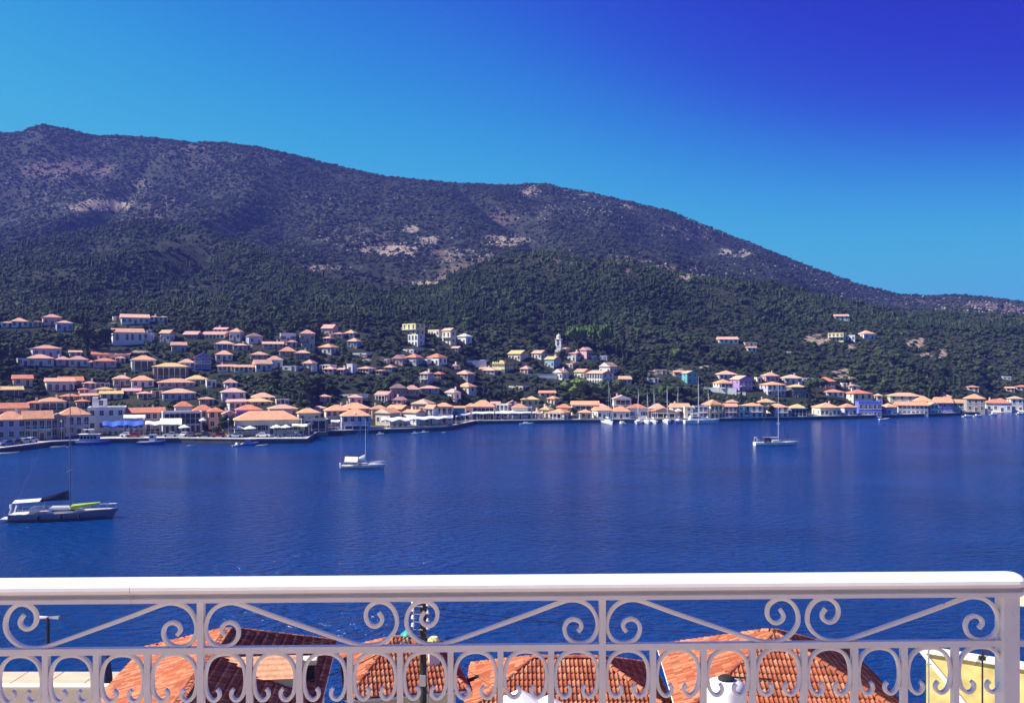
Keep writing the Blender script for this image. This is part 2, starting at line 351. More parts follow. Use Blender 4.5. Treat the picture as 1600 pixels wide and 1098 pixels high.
# ------------------------------------------------------------ town houses
def window_mesh(kind, shut):
    b = MB()
    w, h = {'s': (1.12, 1.5), 't': (1.15, 2.15), 'd': (1.1, 2.2)}[kind[0]]
    arch = kind.endswith('a')
    def outline(w, h, y):
        pts = [(-w/2, y, 0), (w/2, y, 0)]
        if arch:
            n = 6
            pts += [(w/2*math.cos(math.pi*k/n), y, h - w/2 + w/2*math.sin(math.pi*k/n)) for k in range(n + 1)]
        else: pts += [(w/2, y, h), (-w/2, y, h)]
        return pts
    o = outline(w + .16, h + .1, -.05); bk = outline(w + .16, h + .1, .02); i = [(x, y, z + .06) for x, y, z in outline(w, h - .02, -.05)]; ib = [(x, .012 - .02, z) for x, y, z in i]
    b.loft([bk, o], 0, True, False); b.loft([o, i], 0, True, False); b.loft([i, ib], 0, True, False); b.poly(ib, 1)
    b.box((-.02, -.03, .06), (.02, -.008, h - .05), 0); b.box((-w/2, -.028, h*.55), (w/2, -.008, h*.55 + .035), 0)
    b.box((-w/2 - .2, -.12, -.09), (w/2 + .2, .02, -.01), 0)
    if shut:
        for s in (-1, 1):
            x0, x1 = sorted((s*(w/2 + .13), s*(w/2 + .13 + w*.5))); b.box((x0, -.09, .02), (x1, -.01, h - (.35 if arch else 0)), 2)
    return b.mesh('window', [M_WHITE, M_GLASS, {'u': M_BSHUT, 'n': M_GSHUT, 'k': M_BROWN}.get(shut, M_WHITE)])
_win = {}
def win(kind, shut):
    k = (kind, shut)
    if k not in _win: _win[k] = window_mesh(kind, shut)
    return _win[k]
_door = MB(); _door.box((-.62, -.07, 0), (.62, .02, 2.3), 0); _door.box((-.5, -.1, .03), (-.02, -.06, 2.15), 1); _door.box((.02, -.1, .03), (.5, -.06, 2.15), 1)
DOOR = _door.mesh('door', [M_WHITE, M_BROWN])
_ch = MB(); _ch.box((-.3, -.3, -1.0), (.3, .3, .9), 0); _ch.box((-.38, -.38, .9), (.38, .38, 1.05), 0); _ch.box((-.2, -.2, 1.05), (.2, .2, 1.3), 1)
CHIM = _ch.mesh('chimney', [M_WALL['W'], M_ROOF['o']])

def roof_geom(kind, W, D, h, ov=.4, t=.14):
    """roof body over a W x D plan (x: -W/2..W/2, y: 0..D), base at z = 0"""
    b = MB(); x0, x1, y0, y1 = -W/2 - ov, W/2 + ov, -ov, D + ov
    b.loft([[(x0, y0, -t), (x1, y0, -t), (x1, y1, -t), (x0, y1, -t)], [(x0, y0, 0), (x1, y0, 0), (x1, y1, 0), (x0, y1, 0)]], 0, True, False)
    b.poly([(x0, y1, -t), (x1, y1, -t), (x1, y0, -t), (x0, y0, -t)])
    if kind == 'h':
        if W >= D:
            r = (y1 - y0) / 2 * .95; a = (x0 + r, (y0 + y1)/2, h); c = (x1 - r, (y0 + y1)/2, h)
            if a[0] > c[0]: a = c = (0, a[1], h)
            b.poly([(x0, y0, 0), (x1, y0, 0), c, a]); b.poly([(x1, y1, 0), (x0, y1, 0), a, c]); b.poly([(x0, y1, 0), (x0, y0, 0), a]); b.poly([(x1, y0, 0), (x1, y1, 0), c])
        else:
            r = (x1 - x0) / 2 * .95; a = (0, y0 + r, h); c = (0, y1 - r, h)
            b.poly([(x0, y0, 0), (x1, y0, 0), a]); b.poly([(x1, y1, 0), (x0, y1, 0), c]); b.poly([(x1, y0, 0), (x1, y1, 0), c, a]); b.poly([(x0, y1, 0), (x0, y0, 0), a, c])
    elif kind == 'g':
        ym = (y0 + y1)/2; a = (x0, ym, h); c = (x1, ym, h)
        b.poly([(x0, y0, 0), (x1, y0, 0), c, a]); b.poly([(x1, y1, 0), (x0, y1, 0), a, c]); b.poly([(x0, y1, 0), (x0, y0, 0), a]); b.poly([(x1, y0, 0), (x1, y1, 0), c])
    elif kind == 'G':
        a = (0, y0, h); c = (0, y1, h)
        b.poly([(x1, y0, 0), (x1, y1, 0), c, a]); b.poly([(x0, y1, 0), (x0, y0, 0), a, c]); b.poly([(x0, y0, 0), (x1, y0, 0), a]); b.poly([(x1, y1, 0), (x0, y1, 0), c])
    return b

HOUSES = []           # (px0, px1, row_top, row_base, Y) for keeping trees off the fronts
def house(px0, px1, ridge, eave, base, roof, wall, yaw, cols_, flags, label, cat='house', Yfix=None, name='house'):
    pc = (px0 + px1) / 2
    if 240 < pc < 1010 and yaw <= 0: yaw = yaw - 19
    if pc > 1090 and yaw > 3: yaw += 7
    Y = Yfix or depth_at(pc, base)
    # keep clear of the houses that stand in front of this one
    for (a0, a1, rt, rb, yy, dd) in HOUSES:
        if min(px1, a1) - max(px0, a0) > 3 and 0 <= Y - yy < dd + .6 and Y >= yy: Y = min(yy + dd + .6, Y + 2.2)
    k = Y / F; zb = H + (HOR - base) * k; ze = H + (HOR - eave) * k
    tot = (px1 - px0) * k
    ya = math.radians(yaw); az = math.atan((pc - 800) / F)
    a = ya - az
    D = max(4.5, min(9.0, tot * .8))
    if 'D' in flags: D = 5.0
    sn, cs = abs(math.sin(ya)), math.cos(ya)
    if D * sn > tot * .42: D = max(3.5, tot * .42 / max(sn, .05))
    W = max(2.0, (tot - D * sn) / cs)
    hw = max(2.2, ze - zb)
    HOUSES.append((px0, px1, ridge, base, Y, D * cs + W * sn * .5))
    # origin: the middle of the front face
    fpx = (D * sn) / tot * (px1 - px0)
    fc = pc + (fpx / 2 if yaw > 0 else -fpx / 2)
    Yo = Y + W / 2 * sn
    o = thing(name, label, cat, ((fc - 800) / F * Yo, Yo, zb), a, 'houses of the harbour town' if cat == 'house' else None)
    wm = M_WALL[wall]; rt, rc = roof[0], roof[1]
    zr = H + (HOR - ridge) * (Yo + D / 2) / F
    hr = zr - (zb + hw); span = (D if (rt == 'g' or (rt == 'h' and W >= D)) else W)
    hr = max(.16 * span, min(.36 * span, hr)) if rt != 'f' else 0
    # walls: foundation buried in the slope, gable wall carried up
    wb = MB()
    if rt == 'f':
        t = .25; zt = hw
        wb.box((-W/2, 0, -3.0), (W/2, D, zt - .5), 0)
        for q in (((-W/2 - .06, -.06, zt - .5), (W/2 + .06, t, zt)), ((-W/2 - .06, D - t, zt - .5), (W/2 + .06, D + .06, zt)), ((-W/2 - .06, t, zt - .5), (-W/2 + t, D - t, zt)), ((W/2 - t, t, zt - .5), (W/2 + .06, D - t, zt))): wb.box(*q)
    else:
        wb.box((-W/2, 0, -3.0), (W/2, D, hw - .14), 0)
    wb.build('wall', wm, o, fix=False)
    if rt == 'f':
        if rc == 'o' or rc == 's':
            r = MB(); r.box((-W/2 + .3, .3, hw - .5), (W/2 - .3, D - .3, hw - .3)); r.build('roof', M_ROOF[rc], o, fix=False)
    else:
        r = roof_geom(rt, W, D, hr)
        if rt == 'G':   # plastered pediment proud of the roof front
            pass
        ro = r.build('roof', M_ROOF[rc], o, loc=(0, 0, hw))
        if rt == 'G':
            g = MB(); g.poly([(-W/2, -.43, 0), (W/2, -.43, 0), (0, -.43, hr * .96)]); g.poly([(-W/2, -.41, 0), (0, -.41, hr * .96), (W/2, -.41, 0)])
            g.loft([[(-W/2, -.43, 0), (W/2, -.43, 0), (0, -.43, hr * .96)], [(-W/2, -.41, 0), (W/2, -.41, 0), (0, -.41, hr * .96)]], 0, True, False)
            g.build('gable', wm, o, loc=(0, 0, hw))
        if 'c' in flags or (hash_(label) % 5 == 0):
            link('chimney', CHIM, ro, (W * (.22 if hash_(label) % 2 else -.25), D * .62, hr * .72))
    # windows on every storey of the front and on the visible side
    nf = max(1, min(4, round(hw / 3.1))); fh = hw / nf
    sh = 'u' if 'u' in flags else ('n' if 'n' in flags else ('k' if 'k' in flags else ''))
    arch = 'a' if 'a' in flags else ''
    if cols_ > 0 and 's' not in flags:
        for f in range(nf):
            z = f * fh
            big = ('v' in flags and f == nf - 1) or ('V' in flags and f == 0)
            if big:
                op = MB(); op.box((-W*.4, -.02, z + .25), (W*.4, .05, z + fh - .55), 1)  # dark pane stands in for the shaded recess behind the posts
                op.box((-W*.42, -1.1, z - .02), (W*.42, 0, z + .1), 0)
                n = max(3, int(W / 2.4))
                for q in range(n + 1):
                    x = -W*.4 + W*.8*q/n; op.box((x - .09, -1.05, z + .1), (x + .09, -.9, z + fh - .35), 0)
                op.box((-W*.42, -1.12, z + fh - .4), (W*.42, -.85, z + fh - .22), 0)
                op.box((-W*.4, -1.0, z + .85), (W*.4, -.95, z + .93), 0)
                op.build('verandah', [M_WHITE, M_GLASS], o, fix=False)
                continue
            for c in range(cols_):
                x = -W/2 + W * (c + .5) / cols_
                if f == 0 and c == cols_ // 2 and 'x' not in flags:
                    link('door', DOOR, o, (x, 0, .02)); continue
                kd = ('t' if (f > 0 and 'b' in flags) or arch else 's') + arch
                sc = min(1, (W / cols_) / (2.1 if sh else 1.5))
                hh = 2.15 if kd[0] == 't' else 1.5
                sc2 = min(1, (fh - .5) / hh / 1.05)
                link('window', win(kd, sh), o, (x, 0, z + (fh * .32 if kd[0] == 's' else .25)), scale=(sc, 1, sc2))
        if 'b' in flags and nf > 1:
            bl = MB(); z = (nf - 1) * fh
            bl.box((-W*.46, -1.2, z - .02), (W*.46, 0, z + .12))
            n = max(4, int(W / .9))
            for q in range(n + 1):
                x = -W*.45 + W*.9*q/n; bl.box((x - .03, -1.17, z + .12), (x + .03, -1.11, z + 1.0))
            bl.box((-W*.46, -1.19, z + 1.0), (W*.46, -1.09, z + 1.08))
            bl.build('balcony', M_WHITE, o, fix=False)
    if 's' in flags:      # glazed front
        gl = MB(); z0 = hw * .42 if nf > 1 else .3
        gl.box((-W*.46, -.03, z0), (W*.46, .03, hw - .5), 1)
        n = max(4, int(W / 1.6))
        for q in range(n + 1):
            x = -W*.46 + W*.92*q/n; gl.box((x - .05, -.08, z0 - .05), (x + .05, .03, hw - .45), 0)
        gl.box((-W*.47, -.1, z0 - .15), (W*.47, .03, z0), 0); gl.box((-W*.47, -.1, hw - .5), (W*.47, .03, hw - .4), 0)
        gl.box((-W*.46, -.075, (z0 + hw - .5)/2 - .03), (W*.46, -.035, (z0 + hw - .5)/2 + .03), 0)
        gl.build('glazing', [M_WHITE, M_GLASS], o, fix=False)
        if nf > 1:
            for c in range(max(2, cols_)):
                x = -W*.46 + W*.92*(c + .5)/max(2, cols_); link('door', DOOR, o, (x, 0, .02))
    if abs(yaw) >= 8 and D > 4:
        side = -1 if yaw > 0 else 1
        for f in range(nf):
            for c in range(2 if D > 6 else 1):
                y = D * (c + .5) / (2 if D > 6 else 1)
                w_ = link('window', win('s', sh), o, (side * W/2, y, f * fh + fh * .34)); w_.rotation_euler = (0, 0, side * math.pi/2)
    return o, W, D, hw, hr
def hash_(s):
    h = 5381
    for ch in s: h = (h * 33 + ord(ch)) & 0xffffff
    return h

TILE = {'1': (0, 480, 4.774), '2': (250, 480, 4.774), '3': (500, 480, 4.774), '4': (750, 480, 4.774), '5': (1000, 480, 4.774), '6': (1250, 480, 4.571),
        'a': (0, 610, 10.667), 'b': (140, 610, 10.667), 'c': (280, 610, 10.667), 'd': (420, 610, 10.667), 'e': (560, 590, 10.667), 'f': (700, 590, 10.667),
        'g': (840, 590, 10.667), 'h': (980, 580, 10.667), 'i': (1120, 570, 10.667), 'j': (1255, 570, 10.667), 'k': (1390, 570, 7.62)}
# tile x0 x1 ridge eave base roof wall yaw columns flags | label        (read off the photograph in enlarged crops)
CATALOG = '''
a -60 415 340 485 835 ho U 4 3 x | blue house with three tall windows at the left end of the waterfront
a 400 850 325 470 832 go G 5 4 b | brownish waterfront house with dark balcony next to the blue end house
a 845 1075 345 455 800 Gg G 4 2 b | grey pedimented house front left of the yacht mast on the waterfront
a 985 1480 270 405 765 ho L 6 4 b | orange hipped house behind the tall mast of the nearest yacht
a -40 440 200 295 700 gr A 4 4 - | long red roof rising behind the blue end house
b -5 598 275 276 690 f- W -4 4 x | big white flat-roofed block behind the blue awning
b 600 1232 285 368 672 gr P 2 6 - | long pink building with red gable roof behind the white awning
b 1215 1860 352 356 700 f- L 3 7 s | low white-edged building with a band of blue glass on the waterfront
c -70 215 155 265 480 hr W 4 3 - | red hipped house with dormer above the glass-banded building
c 240 560 235 332 640 hr L 3 3 - | red hipped house behind the small white terrace parasol
c 480 735 275 352 640 hr A 4 2 - | low red hipped house just left of the pink pediment
c 725 945 330 390 680 Gp P 3 2 - | small pink pedimented house behind the dark waterfront tree
c 940 1190 350 352 600 f- V 4 0 - | plain lilac wall building joined right of the pink pediment
c 800 1112 142 186 330 gp W 10 3 - | small white house with pink roof above the pink pediment
c 1072 1545 130 186 300 hy C 6 4 - | cream house with wide tan hipped roof above the customs hall
c 1195 1592 32 112 220 hs L 6 4 - | long salmon-roofed house on the step above the tan hipped roof
c 945 1375 232 322 470 hr A 5 4 - | red hipped house directly behind the customs hall roof
c 925 1990 335 490 745 ho C 3 8 k | wide customs hall with large orange hipped roof on the waterfront
c 335 580 112 168 250 hs G 4 2 - | small stone house below the tall dark garden trees
d -10 475 228 302 470 hs P 6 4 - | pinkish long-roofed house behind the right end of the customs hall
d 460 855 290 372 560 ho C 8 3 - | cream house with orange hipped roof right of the customs hall
d 535 985 474 480 690 f- G 3 4 V | flat stone terrace building with white parapet behind the pier
d 720 955 252 292 480 hs L 4 2 - | small salmon roof peeping over the flat stone terrace building
d 828 1035 62 112 200 hs G 6 2 - | lone small stone house in the dark grove above the pier
d 925 1340 236 335 600 ho C 6 4 - | orange-roofed cream house left of the hipped waterfront restaurant
d 1175 1700 200 300 420 ho A 6 4 - | tall orange roof rising behind the hipped waterfront restaurant
d 1330 1560 66 112 240 hp U 6 2 - | small blue-lilac house behind the mast of the middle yacht
d 1195 1690 302 424 705 ho U 4 4 V | hipped waterfront restaurant with dark glazed verandah behind middle yacht
e 285 700 500 592 810 Go C -18 3 x | cream gable-fronted house with round attic window
e 470 870 450 520 640 go A -10 3 - | orange-roofed house behind the cream gable with round window
e 750 1115 525 582 800 go W -20 3 xb | white three-windowed house with balcony above the long awning
e 1110 1335 425 512 790 go W -14 2 b | white plain-gabled house right of the three-windowed balcony house
e 570 805 312 372 470 Gp P -6 2 x | little pink gable house with two dark arched windows
e 885 1285 350 435 600 hs A -6 4 - | broad salmon hipped roof above the white balcony house
e 1280 1570 415 480 760 ho A 3 3 b | low orange roofed house between white gable and teal house
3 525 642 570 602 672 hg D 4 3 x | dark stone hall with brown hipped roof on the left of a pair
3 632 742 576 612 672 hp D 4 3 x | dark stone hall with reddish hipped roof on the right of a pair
3 740 890 592 612 645 hp G 4 3 - | low pinkish roof right of the paired dark stone halls
3 412 550 625 652 705 gp U -8 2 v | lilac house with one big dark opening and patchy roof
3 930 1052 605 636 700 hp W -22 3 b | white house with three tall dark doors on its balcony
3 1025 1168 560 592 645 ho W -20 2 - | white hipped house uphill of the three-door balcony house
f 78 285 470 502 680 go T 4 2 b | bright teal house on the waterfront
f 278 485 422 482 670 ho C 4 2 - | cream hipped house just right of the teal house
f 392 775 370 480 690 ho P 2 6 s | waterfront restaurant with long glazed gallery in a pink frame
f 715 865 395 432 660 gp W 4 1 - | narrow white house squeezed right of the glazed gallery
f 800 1065 412 440 680 fo W 0 3 b | white parapet-fronted house with wide dark upper windows
f 965 1195 375 442 600 Gp P 3 2 - | reddish gable peeping behind the white parapet front
f 1058 1325 430 502 690 ho W 4 3 u | white hipped house with three pairs of blue shutters
f 1305 1402 480 488 690 f- U 4 1 - | narrow blue-grey annex beside the blue-shuttered house
f 1208 1515 300 362 620 hy Y 4 3 - | ochre house with tan hipped roof above the waterfront
f 1400 1600 535 592 700 ho C -6 2 - | small cream hipped cottage at the end of the long awning
g 20 300 220 252 340 go P 6 3 - | pinkish house with stepped orange roofs on the bank
g 158 365 300 348 450 ho W -14 2 - | small white hipped house on the bank above the parked cars
g 35 265 468 532 680 hy C -4 2 - | tan-roofed cottage half hidden left of the waterfront garage
g 178 565 510 582 708 ho C -6 3 V | cream waterfront house with dark garage openings
g 318 565 435 497 620 hr A 4 3 - | red hipped roof behind the waterfront garage house
g 552 1025 385 452 650 go C 4 5 v | long orange gable roof with deep shaded verandah
g 690 905 525 582 706 ho Y 8 2 - | small yellow waterfront house beside the dark round tree
g 905 1225 480 545 708 go W 22 3 - | house with white lit gable side behind the leftmost moored yacht
g 955 1165 430 482 600 hp A 4 2 - | pink hipped roof behind the leftmost moored yacht
g 1238 1562 288 352 560 Gp W 8 2 v | white pedimented block standing high behind the moored boats
g 1218 1545 470 562 706 ho L 5 3 - | orange hipped shop below the white pedimented block
h -10 332 540 612 800 hr L 6 3 u | lilac waterfront house with red hip behind two close masts
h 358 645 530 622 745 hs P 4 3 a | salmon house with three arched attic windows
h 345 835 600 684 800 Gr D 3 3 V | wide dark boat shed with low orange gable
h 698 1045 530 602 760 go W 14 3 - | white house with long orange roof right of the boat shed
h 935 1095 552 588 790 f- C 8 1 - | plain cream block between boat shed and blue shops
h 1085 1340 550 578 800 f- U 4 3 b | blue shop row behind the tallest moored mast
h 1250 1590 432 560 804 ho Y 26 3 ab | orange hipped house with yellow sunlit side wall at the water
i 160 352 575 622 720 hs P 6 2 - | small salmon hipped roof above the yellow-sided house
i 102 335 640 692 892 go P 4 3 b | pink shop with two rows of balconies right of the yellow-sided house
i 328 465 640 672 880 f- C 4 1 - | narrow cream front between two pink shops
i 418 765 630 682 893 ho L 5 3 ab | pale lilac waterfront house with arched ground floor openings
i 678 965 560 622 740 hy P 4 3 - | orange-tan roofed house above the lilac arched house
i 828 1185 640 702 893 ho L 6 3 b | lilac white hipped house directly behind the mast of the right yacht
i 1188 1495 650 718 893 hy G 6 4 s | tan hipped house with glass verandah at the water
i -30 335 95 156 260 hs L 8 4 b | grey-white hipped house above the white verandah house
i -60 272 240 302 485 ho W 16 3 v | white house with blue shaded verandah on the right bank
i 228 592 175 242 475 Gs V 26 3 b | purple gabled house with bright white side wall
i 738 1035 120 182 300 hs P 14 3 - | pink upper house stepped behind the big blue house
i 718 1142 280 332 535 ho U 18 4 b | big blue and white house with white cross-like porch on the right bank
i 1058 1422 160 218 320 hs W 8 3 - | white hipped house with three dark windows uphill of the blue house
i 1168 1492 320 366 560 hy D 12 3 - | dark stone house with tan hipped roof right of the big blue house
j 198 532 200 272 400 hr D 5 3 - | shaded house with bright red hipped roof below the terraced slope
j 338 672 405 452 545 hr L 8 3 - | lilac house with small red roof among dark garden trees
j 738 942 330 362 430 Gs L 6 1 - | tiny grey gable house below the terraced slope
j 155 615 628 712 884 ho C 16 5 b | long cream and lilac waterfront house with balcony gallery
j 588 885 640 708 884 ho U 20 3 - | house with white lit side and blue front left of the vivid blue house
j 688 1145 410 478 680 hr C 22 3 a | large house with cream arched loggia and red hipped roof
j 878 1295 590 612 878 f- B 4 5 ax | vivid blue house with parapet at the water
j 1188 1315 478 512 700 hs C 6 1 - | small cream house peeping over the vivid blue house
j 1395 1960 470 520 700 hs C 6 4 - | cream house with dark windows and pinkish roof above the violet house
j 1290 1560 640 702 872 ho U 24 2 - | blue-fronted house with broad white side wall right of the vivid blue house
k 60 445 440 482 612 go U 6 7 - | long violet waterfront house with a row of small windows
k 288 505 368 432 560 ho A 6 2 - | orange roof stepped behind the long violet house
k 515 745 380 452 608 go B 14 3 - | blue waterfront house with steep orange gable roof
k 618 735 350 378 440 ho A 6 1 - | small orange roof tip above the blue gabled house
k 738 875 408 452 602 go G 4 2 - | dark-red roofed grey house at the end of the quay
k 895 1125 345 402 560 ho G 4 3 - | orange hipped house beyond the small boats at the quay end
k 918 1055 264 288 315 hr W 6 2 - | small red-roofed white cottage on the dark slope at right
k 1118 1435 405 454 565 hr W 5 4 - | low white shoreline house with long red roof at far right
k 1248 1385 395 426 500 hr A 5 2 - | little red hipped roof above the low shoreline house
k 1408 1582 370 402 560 hs W 12 2 - | white tower-like house on the shore near the right edge
k 1338 1442 148 160 185 f- U 4 2 x | small blue hut alone on the dark right-hand slope
k 1498 1660 238 266 310 hr L 4 3 - | red-roofed house cut by the right edge of the view
k 1378 1482 288 300 325 go W 4 2 - | tiny orange-roofed hut below the small blue hut
e 215 480 455 520 720 ho A 4 2 - | orange roof patch between hipped restaurant and cream gable
k 440 575 440 475 612 Gs W 20 2 - | narrow white gable house between the violet and blue houses
1 8 92 108 122 155 hp W 6 2 - | small white house farthest left on the upper slope
1 84 202 80 105 150 hs W 6 3 - | two-storey white hipped house near the upper left edge
1 200 248 122 123 152 f- A 6 1 - | small pale flat-roofed hut between two upper left houses
1 244 312 100 116 148 hg G 6 2 - | grey-roofed stone cottage on the upper left slope
1 322 452 52 74 138 hs P 4 3 - | mauve house with salmon roof highest at upper left
1 422 538 100 116 182 hp U 4 3 b | blue house with pink roof left of the large dark tree
1 905 1108 52 76 128 gs L 4 5 - | long pale house with salmon roof high above the white church
1 842 908 78 80 104 f- W 4 1 - | small white annex left of the long pale upper house
1 1113 1180 72 86 108 hs W 4 2 - | small white villa right of the long pale upper house
1 1182 1248 75 89 110 hs W 4 2 - | outermost small white villa right of the long pale upper house
1 1062 1148 186 188 248 f- L 4 2 - | low lilac annex at the right of the white hillside church
2 2 106 168 192 268 gs W -8 3 b | white balcony house with dark window bands above town
1 242 448 285 306 375 hs U 5 4 b | wide blue-lilac house with white canopy on the left slope
1 205 392 350 380 445 hs L 5 3 - | grey-blue house with orange hipped roof on the left slope
1 418 522 365 390 438 hp P 5 2 - | pinkish hipped house left of its lilac twin
1 514 652 362 390 448 hp L 5 3 b | lilac hipped house right of the pinkish twin
1 698 968 322 350 414 gr C -4 6 - | long cream house with red roof on the left slope
1 700 862 378 400 455 hr P 2 3 - | pink house with red roof just below the long cream house
1 982 1158 358 392 474 ho N 4 4 v | greenish hipped house with full-width verandah
1 1146 1400 415 442 532 hy D 4 4 v | dark house with pale roof and deep verandah left of the blue gable
1 102 234 502 532 590 gr A 4 2 - | tan house with orange roof near the left edge
1 345 545 530 552 625 gs L 5 4 a | lilac arcaded house on the left slope
1 440 612 515 548 598 gr A 5 3 - | long red-brown roof above the lilac arcaded house
1 -20 160 588 616 665 gy D 4 2 - | long low shed with tan roof at the left edge
1 622 714 555 582 612 hs U 4 2 - | small lilac hipped house left of a lilac flat box
1 712 814 562 563 612 f- U 4 3 - | lilac flat-roofed box house on the left slope
1 848 968 505 532 595 hs G 4 3 - | tan hipped house left of the orange pyramid roof
1 980 1142 508 544 604 ho L 4 3 - | lilac house with orange pyramid roof on the left slope
1 1182 1445 536 566 606 hs G 4 5 - | long low house with salmon roof under the dark verandah house
1 708 852 606 622 660 hy C 4 3 - | ochre-roofed cottage left of the white cottage with dark windows
1 752 908 648 652 692 gy C 4 3 - | low building with bright tan roof above the white flat block
1 918 1052 602 624 670 gp W -6 3 x | white cottage with three dark windows and pink roof
1 1028 1132 648 666 690 hp A 4 3 - | low pinkish roof above the hedge behind the pink building
1 1130 1212 625 626 672 f- A 4 1 - | pale plain box house above the hedge
1 1212 1455 608 638 702 hs U 4 5 b | long blue-lilac house with flat salmon roof above the waterfront
1 286 484 670 702 765 ho W 6 4 v | white portico house with orange hip above the waterfront row
1 458 595 645 668 712 hr A 5 3 - | red hipped house behind the yacht mast top
1 568 664 700 716 750 hr G 5 2 - | small reddish roof below the red hipped house by the mast
1 610 722 655 672 706 gs L 5 4 a | low lilac house with little arches left of the white flat block
2 178 312 178 202 245 gp D -2 3 - | dark house with pink gable roof in the upper row
2 312 528 180 202 240 gp W -2 6 - | long low white house with pinkish roof in the upper row
2 402 526 158 166 200 gp W -2 3 - | short pink-roofed block stepped behind the long low house
2 518 628 148 182 256 hs L -3 3 - | tall lilac hipped house at the right end of the upper row
2 640 764 190 216 280 hg U 14 2 b | violet shaded house with one bright yellow side
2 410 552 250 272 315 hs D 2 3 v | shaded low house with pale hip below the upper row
2 88 194 258 282 335 gs G 3 2 - | brown house with flat salmon roof below the white balcony house
2 768 918 260 282 312 gs G 2 4 - | long low salmon roof left of the shuttered white house
2 896 1012 178 192 264 fs W 3 3 bn | white flat house with dark shutters in the upper row
2 1042 1154 168 196 264 hs G 3 3 b | stone hipped house right of the white shuttered house
2 416 538 322 352 404 hs L 3 3 - | lilac hipped cottage right of the bright blue gable
2 676 804 330 354 394 hs G 3 3 - | stone hipped cottage with deep eaves mid slope
2 892 1010 295 327 370 ho G 3 2 - | orange pyramid-roofed stone house below the shuttered house
2 1006 1118 320 340 384 hs D 3 3 - | dark low hipped house right of the orange pyramid roof
2 258 380 338 376 468 Gp B 2 3 xb | bright blue gable-fronted house on the left slope
2 142 258 385 412 464 hs L 4 3 - | lilac hipped house pressed against the bright blue gable
2 432 562 436 456 484 gs W 2 4 - | low white house row, left half, below the lilac cottage
2 556 692 430 452 488 gs W 2 4 - | low white house row, right half, below the lilac cottage
2 696 832 390 422 480 gs C 12 3 - | cream house with lit gable side mid slope
2 798 914 362 392 454 hs L 3 2 - | salmon hipped house behind the cream lit gable house
2 1066 1172 385 416 468 hs W -8 2 a | white hipped house with two arched windows
2 915 1058 452 454 480 f- W -4 2 - | low white flat terrace house left of the arched-window house
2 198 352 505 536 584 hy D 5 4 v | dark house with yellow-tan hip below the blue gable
2 342 418 520 542 604 fs L 5 2 - | lilac box house right of the yellow-tan hip
2 478 574 530 562 608 hp L 4 2 - | small pink hipped house on the edge of the grove
2 458 634 600 632 695 hp U 4 3 b | lilac house with balcony above the small white pink-roofed house
3 -2 124 418 426 498 f- W -10 4 V | white flat house with wide dark openings mid slope
3 28 128 440 466 500 hs L -4 2 - | pinkish hipped cottage in front of the white flat house
3 12 134 128 156 220 gp P -8 3 b | three-storey pink house in the upper row
3 92 198 186 202 232 hp P -4 2 - | low pink wing right of the three-storey pink house
3 186 280 165 192 226 hs L -4 2 - | salmon hipped house at the upper right of the pink group
3 206 308 228 252 310 hs K -6 3 b | bluish balcony house with salmon hip below the pink group
3 26 98 218 236 266 hp G -4 2 - | little pink hip squeezed below the three-storey pink house
3 -10 138 272 296 356 ho W -10 3 - | white hipped house below the pink group
3 246 400 335 346 380 f- W -8 6 - | low white ruined-looking house with row of small openings
3 614 784 110 120 212 fo Y -26 3 b | tall yellow three-storey house highest above the town
3 656 780 194 202 294 fo W -22 3 ax | tall white house with rows of arched windows under the yellow one
3 806 944 152 166 222 fo C -22 4 b | cream flat house right of the tall yellow house
3 912 1016 155 172 280 gs C -24 2 b | tall cream hillside house with white balconies
3 1026 1134 195 216 276 hw W -18 2 b | white villa with pale roof at the right of the cream houses
3 540 658 350 382 436 Gp P -8 3 - | pink gable-fronted house on the central slope
3 642 766 345 372 440 hr N -10 3 b | pale green verandah house with red hip right of the pink gable
3 618 754 310 314 350 f- W -14 3 - | white flat terrace house above the pale green verandah house
3 796 948 345 372 434 hr W -20 3 a | white villa with red hip and two rows of arches
3 942 1048 420 446 472 hs W -14 3 - | small white hipped chapel-like house right of centre slope
3 1012 1154 468 496 550 hs G -8 3 b | stone hipped house with balcony below the chapel-like house
3 200 274 415 421 496 f- W -12 1 x | narrow white tower house mid slope
3 278 414 440 466 496 hs W -10 4 - | white hipped house right of the narrow tower house
3 132 206 458 476 504 gp P -6 2 - | small pink house left of the narrow tower house
3 416 494 465 490 512 ho G -4 2 - | tiny orange hipped hut right of the white hipped house
3 482 570 428 452 486 hs T -4 2 - | small teal and lilac hipped house below the pink gable
3 748 844 475 494 580 hp U -12 2 b | tall blue and white house with stacked balconies
3 842 934 478 502 535 hr D -4 2 - | red hipped cottage right of the stacked balconies
4 210 358 320 346 406 gy C -10 4 b | cream gable house left of the church tower
4 386 504 320 342 390 gs W -12 3 b | white balcony house between cream gable and church tower
4 482 600 365 388 460 gy K -14 3 - | pale blue and white house at the foot of the church tower
4 90 252 402 414 500 fo Y -20 4 n | yellow flat-roofed house with battlement-like parapet
4 20 148 450 470 506 hs U -4 3 - | blue-lilac hipped house in front of the yellow parapet house
4 300 390 430 458 500 hp P -8 2 - | small pink hipped house right of the yellow parapet house
4 548 660 448 486 546 Gs W -16 3 - | white gable house with attic window below the church
4 704 824 458 482 540 gs C -14 3 - | cream house with pinkish roof left of the long arched house
4 796 996 470 492 580 gs W -18 6 ax | long white house with two rows of arched windows
4 890 1024 405 442 505 Gs W -12 3 b | white pedimented house above the long arched house
4 618 668 288 316 340 ho C -10 1 x | little orange-roofed building right of the bell tower
5 312 428 472 492 574 Gs T 26 2 x | blue-green house with white side wall above the moored yachts
5 568 732 220 238 275 gs W 4 4 - | pale wide villa alone on the wooded slope
